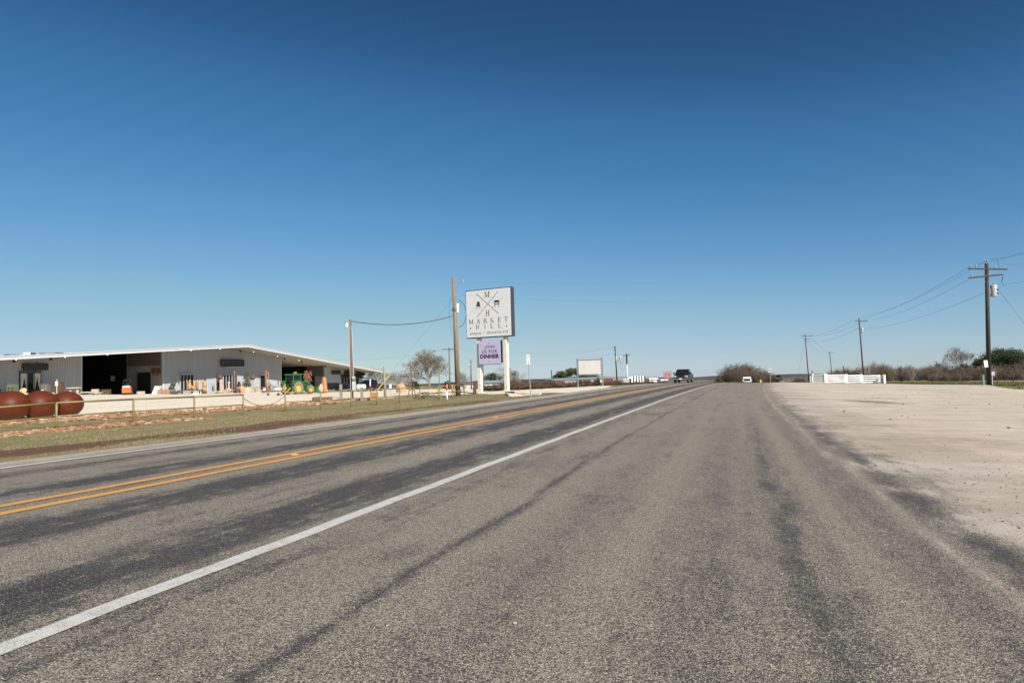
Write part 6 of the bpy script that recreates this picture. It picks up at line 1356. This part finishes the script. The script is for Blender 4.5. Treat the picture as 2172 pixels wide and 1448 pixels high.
def evergreen(px, Y, pyt, wpx, label, seed, m=EVER, low=.18, group=None, name='evergreen_tree', n=60, ls=.16):
    p = gp(px, Y); h = top_h(px, pyt, Y, p[2]); w = wpx * Y / F; rg = random.Random(seed); tr, cr = MB(), MB(); t = thing(name, label, 'tree', tuple(p), 0, group)
    fork = h * max(low, .12) * 1.3; tr.tube((0, 0, -.2), (.1, 0, fork), h * .045, h * .035, 9)
    for k in range(n):
        a = rg.uniform(0, 2 * PI); v = rg.random(); z = h * (low + (1 - low) * v) * .94; prof_ = math.sin(PI * min(1, max(.06, .22 + .72 * v))) ** .7; q = w / 2 * prof_ * math.sqrt(rg.random()) * .86
        c = (q * math.cos(a), q * math.sin(a), z); s = w * rg.uniform(.07, .12)
        if k % 4 == 0: tr.tube((.1, 0, fork), c, h * .018, h * .004, 5)
        leaves(cr, c, (s * 1.2, s * 1.2, s * .8), 75, ls, rg)
    tr.build('trunk', BARK, t); cr.build('crown', m, t); return t
bare_tree(912, 140, 737, 130, 'big leafless oak with a rounded grey crown between market hall and sign', 3, TWIG, 6, (7, 4, 4, 3, 3, 3), .62)
bare_tree(797, 158, 776, 84, 'pale lichen covered leafless tree at the far end of the market hall', 8, TWIGM, 6, (7, 4, 4, 3, 3, 2), .75)
bare_tree(757, 168, 800, 40, 'low leafless tree half hidden behind the navy pickup', 9, TWIGM, 5, (6, 5, 4, 3, 3), .75)
bare_tree(848, 172, 783, 54, 'thin grey leafless tree left of the big leafless oak', 14, TWIG, 5, (6, 4, 4, 3, 3), .62); bare_tree(866, 178, 800, 30, 'small leafless tree between two slim poles left of the big oak', 15, TWIG, 5, (6, 4, 4, 3, 3), .62)
bare_tree(986, 165, 783, 42, 'leafless tree just left of the left sign post', 17, TWIG, 5, (6, 4, 4, 3, 3), .62); bare_tree(1084, 160, 775, 56, 'leafless tree behind the right sign post', 19, TWIG, 6, (6, 4, 3, 3, 3, 2), .62); bare_tree(1100, 175, 796, 36, 'low grey leafless tree right of the right sign post', 20, TWIG, 5, (4, 4, 3, 3), .7)
evergreen(1044, 150, 792, 62, 'low olive evergreen seen below the lilac banner', 5, EVERB, .05, ls=.14); evergreen(882, 135, 808, 20, 'small dark evergreen shrub at the foot of the big leafless oak', 6, EVER, 0, n=22); evergreen(948, 138, 806, 16, 'small green shrub between the big oak and the tan pole', 7, EVERB, 0, n=18)
for px, pyt, w_, s, lab in ((1190, 787, 46, 31, 'leftmost and lowest of three evergreens behind the storage sheds'), (1216, 779, 56, 32, 'tallest of three evergreens, left of the blank billboard'), (1250, 782, 62, 33, 'evergreen directly behind the blank billboard')): evergreen(px, 205, pyt, w_, lab, s, EVERB, .02, 'evergreens behind the storage sheds', n=80, ls=.24)
evergreen(1269, 104, 800, 15, 'small dark conifer bush at the right billboard post', 41, EVER, 0, n=20, ls=.1); evergreen(1230, 101, 803, 10, 'tiny dark conifer bush at the left billboard post', 42, EVER, 0, n=14, ls=.1)
TG = 'leafless trees beyond the road crest'
bare_tree(1549, 215, 769, 62, 'dark brown bushy leafless tree at the left of the thicket beyond the crest', 51, TWIGB, 6, (8, 4, 4, 3, 3, 2), .8, TG); bare_tree(1575, 222, 765, 56, 'tall brown leafless tree in the middle of the thicket beyond the crest', 52, TWIGR, 6, (8, 4, 4, 3, 3, 2), .75, TG); bare_tree(1594, 226, 764.5, 48, 'pale grey crowned leafless tree behind the white van', 53, TWIGM, 6, (7, 4, 4, 3, 3, 2), .7, TG)
bare_tree(1619, 225, 774, 46, 'thin pale leafless tree at the right of the thicket beyond the crest', 54, TWIG, 5, (6, 5, 4, 3, 3), .7, TG)
evergreen(1653, 160, 793, 20, 'small dark evergreen right of the white road sign', 55, EVER, .05, n=26, ls=.12); evergreen(1526, 205, 796, 26, 'low dark bush at the left foot of the thicket beyond the crest', 56, HEDGEG, 0, n=26, ls=.18)
def shrub(label, group, loc, w, h, seed, m, lm=None, nst=26, leaf=0, name='bush'):
    rg = random.Random(seed); st, lf = MB(), MB(); t = thing(name, label, 'bush', loc, 0, group)
    for k in range(nst):
        a = rg.uniform(0, 2 * PI); e = rg.uniform(0, 1) ** .7; tip = Vector((math.cos(a) * e * w / 2, math.sin(a) * e * w / 2, h * (1 - .45 * e * e) * rg.uniform(.75, 1.05))); p0 = Vector((tip.x * .25, tip.y * .25, -.1)); md = (p0 + tip) / 2 + Vector((rg.gauss(0, .12), rg.gauss(0, .12), .1))
        st.tube(p0, md, .03, .022, 4, False); st.tube(md, tip, .022, .010, 3, False)
        for j in range(9):
            f = rg.uniform(.15, 1); b = (p0.lerp(md, f * 2) if f < .5 else md.lerp(tip, f * 2 - 1)); q = b + Vector((rg.gauss(0, .28) * w * .3, rg.gauss(0, .28) * w * .3, rg.uniform(.05, .3) * h * .6)); st.tube(b, q, .014, .008, 3, False)
            for _ in range(2): st.tube(b.lerp(q, .6), q + Vector((rg.gauss(0, .16), rg.gauss(0, .16), rg.uniform(0, .25))), .010, .007, 3, False)
            if leaf: leaves(lf, q, (.22, .22, .2), leaf, .075, rg)
    st.build('stems', m, t)
    if leaf: lf.build('foliage', lm, t)
    return t
def scatter(protos, spots, keep=True):
    used = set()
    for i, (x, y, s, r_) in enumerate(spots):
        k = i % len(protos); o = protos[k] if k not in used else copy_tree(protos[k]); used.add(k)
        o.location = (x, y, gz(x, y) - .05); o.rotation_euler = (0, 0, r_); o.scale = (s, s, s * random.uniform(.85, 1.15))
random.seed(21)
# brown hedge behind the red rail
HL, HG = 'brown leaved hedge bush in the row behind the rusty red rail', 'hedge bushes behind the red rail'
pr_ = [shrub(HL, HG, (0, 0, 0), 2.6, .95, 61 + k, TWIGB, HEDGE if k < 3 else HEDGEG, 24, 5, 'hedge_bush') for k in range(4)]
sp = []
for k in range(46):
    f = k / 45; px = 1085 + 330 * f ** 1.08; Y = 81 + (1.0 * (px - 1085) / 330) * 62; px += random.uniform(-2, 2); p = gp(px, Y + random.uniform(-.6, .9)); sp.append((p[0], p[1], (1.0 - .42 * f) * random.choice((.75, .85, .95, 1.05, 1.25)), random.uniform(0, 6)))
scatter(pr_, sp)
# low brown weeds right of the left sign post
BL, BG = 'low brown weedy bush near the sign posts', 'weedy bushes near the sign'
pr_ = [shrub(BL, BG, (0, 0, 0), 2.4, 1.0, 71, TWIGB, HEDGEG, 22, 4, 'weedy_bush')]; scatter(pr_, [(*gp(px, 80)[:2], random.uniform(.7, 1), random.uniform(0, 6)) for px in (1026, 1038, 1047, 1058, 1082)])
# brush along the far field edge
BL, BG = 'leafless brown brush in the thicket along the far field edge', 'leafless brush along the far field edge'
pr_ = [shrub(BL, BG, (0, 0, 0), 4.2, 3.2, 81 + k, (TWIGB, TWIGR, TWIG, TWIGB)[k], None, 46, 0, 'brush_bush') for k in range(4)]
sp = []
for k in range(92):
    px = 1765 + 435 * (k + random.random()) / 92; Y = random.uniform(126, 152); p = gp(px, Y); pyt = 777 + 3 * math.sin(px * .02) + random.uniform(-5, 9) + (6 if px < 1850 else 0); s = max(.45, min(1.9, (U(px, pyt, Y)[2] - p[2]) / 3.2)); sp.append((p[0], p[1], s, random.uniform(0, 6)))
for k in range(14): px = 1975 + k * 6; Y = 122; p = gp(px, Y); sp.append((p[0], p[1], .40, random.uniform(0, 6)))
scatter(pr_, sp)
BL, BG = 'reddish leafless bush left of the white board fence', 'reddish bushes left of the white fence'
pr_ = [shrub(BL, BG, (0, 0, 0), 3.2, 2.0, 91, TWIGR, None, 40, 0, 'reddish_bush')]; scatter(pr_, [(*gp(px, Y)[:2], s, random.uniform(0, 6)) for px, Y, s in ((1684, 150, .75), (1692, 146, .85), (1700, 150, .8), (1707, 152, .65), (1672, 165, .5))])
BL, BG = 'reddish brown brush at the foot of the thicket beyond the crest', 'brush beyond the road crest'
pr_ = [shrub(BL, BG, (0, 0, 0), 4.5, 3.6, 95 + k, (TWIGR, TWIGB)[k], None, 50, 0, 'crest_bush') for k in range(2)]; scatter(pr_, [(*gp(px, Y)[:2], s, random.uniform(0, 6)) for px, Y, s in ((1532, 208, 1.3), (1545, 206, 1.5), (1558, 205, 1.6), (1570, 210, 1.7), (1582, 206, 1.6), (1600, 206, 1.6), (1612, 204, 1.5), (1622, 200, 1.4), (1632, 190, 1.2), (1642, 190, 1.0))])
bare_tree(1991, 140, 762, 44, 'short gnarled leafless oak in the brush, left of the taller bare tree', 101, TWIGB, 5, (6, 5, 4, 3, 3), .75); bare_tree(2036, 146, 734, 62, 'tallest thin leafless tree in the brush left of the right utility pole', 102, TWIG, 6, (6, 4, 3, 3, 3, 2), .6); bare_tree(1955, 145, 776, 40, 'small leafless tree in the brush between white fence and gnarled oak', 103, TWIG, 5, (6, 4, 4, 3, 3), .7)
evergreen(2040, 138, 771, 54, 'dark olive evergreen mound below the tallest leafless tree', 104, HEDGEG, 0, n=55, ls=.14); evergreen(1848, 160, 777, 30, 'small dark evergreen just right of the transformer pole', 105, EVER, .02, n=34, ls=.15); evergreen(1838, 162, 781, 18, 'smaller dark evergreen touching the transformer pole', 106, EVER, .02, n=22, ls=.15)
evergreen(2132, 172, 740, 118, 'broad dark live oak with a spreading crown behind the right utility pole', 107, EVER, .24, n=240, ls=.22); evergreen(2082, 168, 761, 50, 'smaller dark live oak left of the right utility pole', 108, EVER, .20, n=90, ls=.2); evergreen(2186, 176, 758, 50, 'dark live oak cut by the right edge of the photo', 109, EVER, .25, n=60, ls=.2)

# ------------------------------------------------------------------ far country
HILL = bpy.data.materials.new('wooded_winter_hills'); n, l, b_ = nodes_of(HILL); tc_ = n.new('ShaderNodeTexCoord')
f_ = noise(n, l, tc_.outputs['Object'], .02, 6, .7); f2 = noise(n, l, tc_.outputs['Object'], .15, 4, .7)
c_ = mixc(n, l, ramp(n, l, f_, [(.42, 0.0), (.58, 1.0)]), ramp(n, l, f2, [(.3, (.060, .064, .074)), (.7, (.085, .085, .090))]), ramp(n, l, f2, [(.3, (.085, .078, .074)), (.7, (.12, .108, .098))]))  # bluish tint in the base colour stands in for distance haze
l.new(c_, b_.inputs['Base Color']); b_.inputs['Roughness'].default_value = 1; b_.inputs['Specular IOR Level'].default_value = 0
V = []; Fc = []; nx, ny = 420, 14
for i in range(nx):
    a = R(-80 + 160 * i / (nx - 1))
    for j in range(ny):
        f = j / (ny - 1); r_ = 1350 + 900 * f; crest = (4.5 + 3 * math.sin(a * 9 + 1) + 2.2 * math.sin(a * 23) + 1.6 * math.sin(a * 61 + 2)) * (1.25 if a > .3 else .9)
        jag = random.uniform(0, 1.3) if 4 < j < 13 else 0
        px = CX + F * math.tan(max(-1.3, min(1.3, a))); zb = CAMH - 26 / F * r_ * math.cos(a)
        V.append((r_ * math.sin(a), r_ * math.cos(a), -48 + (22 + crest * 1.0) * math.sin(PI * min(1, f * .62 + .02)) + jag))
for i in range(nx - 1):
    for j in range(ny - 1): q = i * ny + j; Fc.append((q, q + ny, q + ny + 1, q + 1))
tag(MB().add(V, Fc).build('hills', HILL, smooth_=True), kind='structure')
# low distant tree line seen past the pickup
mb = MB(); rg = random.Random(77)
for k in range(230):
    px = rg.uniform(1380, 1530) if k < 130 else rg.uniform(1640, 1800); Y = rg.uniform(380, 520); p = gp(px, Y); s = rg.uniform(1.0, 2.0); leaves(mb, (p[0], p[1], p[2] + s * .6), (s * 1.6, s * 1.6, s), 60, .34, rg)
tag(mb.build('distant_trees', leafmat('far_grey_brown_trees', (.08, .078, .075), (.18, .17, .15))), 'low hazy line of distant trees beyond the road crest', 'trees', kind='stuff')

# ------------------------------------------------------------------ rocks, grass, loose stones
def island_mat(name, cols):
    m = bpy.data.materials.new(name); n, l, b = nodes_of(m); g = n.new('ShaderNodeNewGeometry')
    c = ramp(n, l, g.outputs['Random Per Island'], [(i / (len(cols) - 1), c) for i, c in enumerate(cols)]); f = noise(n, l, g.outputs['Position'], 9, 4, .7)
    c = mixc(n, l, .55, c, ramp(n, l, f, [(.3, (.25, .25, .25)), (.7, (.85, .85, .85))]), 'MULTIPLY'); l.new(c, b.inputs['Base Color']); b.inputs['Roughness'].default_value = .9; b.inputs['Specular IOR Level'].default_value = .2; return m
ROCKM = island_mat('orange_fieldstone', [(.19, .085, .04), (.32, .155, .068), (.40, .22, .105), (.22, .11, .062), (.47, .31, .18), (.29, .15, .085), (.55, .45, .34)])
def rock_row(name, label, pts, n, seed, half, smin, smax):
    rg = random.Random(seed); mb = MB(); W = [np.array(U(*a)) for a in pts]; L = [np.linalg.norm((b - a)[:2]) for a, b in zip(W[:-1], W[1:])]
    for k in range(n):
        d = rg.random() * sum(L); i = 0
        while d > L[i]: d -= L[i]; i += 1
        p = W[i] + (W[i + 1] - W[i]) * d / L[i]; u = (W[i + 1] - W[i])[:2] / L[i]; o = rg.gauss(0, half * .5); x, y = p[0] - u[1] * o, p[1] + u[0] * o; s = rg.uniform(smin, smax) * rg.choice((.6, 1, 1, 1.3)); z = gz(x, y)
        boulder(mb, (x, y, z + s * .18), (s * rg.uniform(.8, 1.3), s * rg.uniform(.7, 1.1), s * rg.uniform(.45, .8)), seed * 1000 + k, 6, 4)
    return tag(mb.build(name, ROCKM), label, 'rocks', kind='stuff')
rock_row('rock_border', 'band of orange fieldstones along the foot of the left pipe fence', [(-160, 946, 24.5), (0, 924, 27.3), (120, 912, 29.5), (280, 899, 32.7), (430, 887, 36.5)], 1500, 1, .8, .045, .12)
rock_row('rock_border', 'band of orange fieldstones edging the pale gravel yard behind the fence', [(-160, 913, 29), (0, 899, 32), (280, 879.5, 38), (600, 860.5, 50), (780, 845.5, 62), (812, 843, 64)], 2200, 2, 1.1, .05, .15)
GRASSM = leafmat('winter_grass_blades', (.10, .10, .04), (.31, .255, .145), .9)
def grass_patch(name, label, n, fn, hmin, hmax, m=GRASSM, seed=5):
    g = np.random.default_rng(seed); s, t = fn(g, n); x, y = st2xy(s, t); ok = np.ones(len(x), bool); z = ground(x, y); n = len(x)
    a = g.uniform(0, 2 * PI, n); h = g.uniform(hmin, hmax, n); w = .004 + .0004 * np.hypot(x, y); lx, ly = g.normal(0, .35, n) * h, g.normal(0, .35, n) * h
    V = np.empty((n, 3, 3)); V[:, 0] = np.stack([x - np.cos(a) * w, y - np.sin(a) * w, z - .01], 1); V[:, 1] = np.stack([x + np.cos(a) * w, y + np.sin(a) * w, z - .01], 1); V[:, 2] = np.stack([x + lx, y + ly, z + h], 1)
    me = bpy.data.meshes.new(name); me.from_pydata(V.reshape(-1, 3).tolist(), [], np.arange(3 * n).reshape(-1, 3).tolist()); me.materials.append(m); o = bpy.data.objects.new(name, me); COL.objects.link(o); return tag(o, label, 'grass', kind='stuff')
def verge(g, n):
    s = 4 + 70 * g.random(n * 2) ** 1.5; t = -4.55 - 15.5 * g.random(n * 2) ** 1.1; dirt = g.random(n * 2) < dirtf(s, t) * .97; x, y = st2xy(s, t); k = ~dirt & (poly_sd(YARD, x, y) < -.3) & (g.random(n * 2) < .55 + .45 * np.sin(s * .8 + t * 1.7) * np.sin(t * .9)); return s[k][:n], t[k][:n]
grass_patch('verge_grass', 'short patchy winter grass on the verge left of the road', 90000, verge, .012, .042)
def lotedge(g, n):
    x = g.uniform(28, 75, n * 3); y = g.uniform(38, 118, n * 3); k = (poly_sd(LOT, x, y) < 0) & (poly_sd(LOT, x, y) > -26); s, t = xy2st(x[k], y[k]); return s[:n], t[:n]
grass_patch('field_grass', 'green grass strip beyond the gravel lot at right', 26000, lotedge, .04, .16, leafmat('green_grass_blades', (.035, .050, .014), (.13, .14, .05), .9), 8)
# pebbles thrown over the tarmac
mb = MB(); rg = random.Random(31)
for k in range(420):
    s = 2.2 + 26 * rg.random() ** 1.7; t = rg.choice((rg.uniform(3.9, 9), rg.uniform(8, 16), rg.uniform(8, 16), rg.uniform(-4.4, -3.8), rg.uniform(4, 9))); x, y = st2xy(s, t); r_ = rg.uniform(.004, .010) * (1.5 if rg.random() < .05 else 1)
    mb.ell((x, y, gz(x, y) + r_ * .5), (r_ * 1.2, r_, r_ * .75), 6, 4, .15)
for k in range(900):
    s = 2.5 + 11 * rg.random() ** 1.4; t = 9.0 + abs(rg.gauss(0, 2.2)); x, y = st2xy(s, t); r_ = rg.uniform(.004, .011)
    mb.ell((x, y, gz(x, y) + r_ * .45), (r_ * 1.2, r_, r_ * .8), 5, 3, .2)
for k in range(130):
    s = 8 + 42 * rg.random() ** 1.3; t = rg.uniform(10.5, 34); x, y = st2xy(s, t); r_ = rg.uniform(.012, .035)
    mb.ell((x, y, gz(x, y) + r_ * .4), (r_ * 1.3, r_, r_ * .8), 7, 5, .2)
tag(mb.build('loose_stones', island_mat('scattered_pebbles', [(.24, .21, .17), (.34, .30, .24), (.42, .37, .30), (.26, .19, .13), (.10, .09, .085)])), 'small loose stones scattered over the tarmac shoulder and gravel', 'stones', kind='stuff')
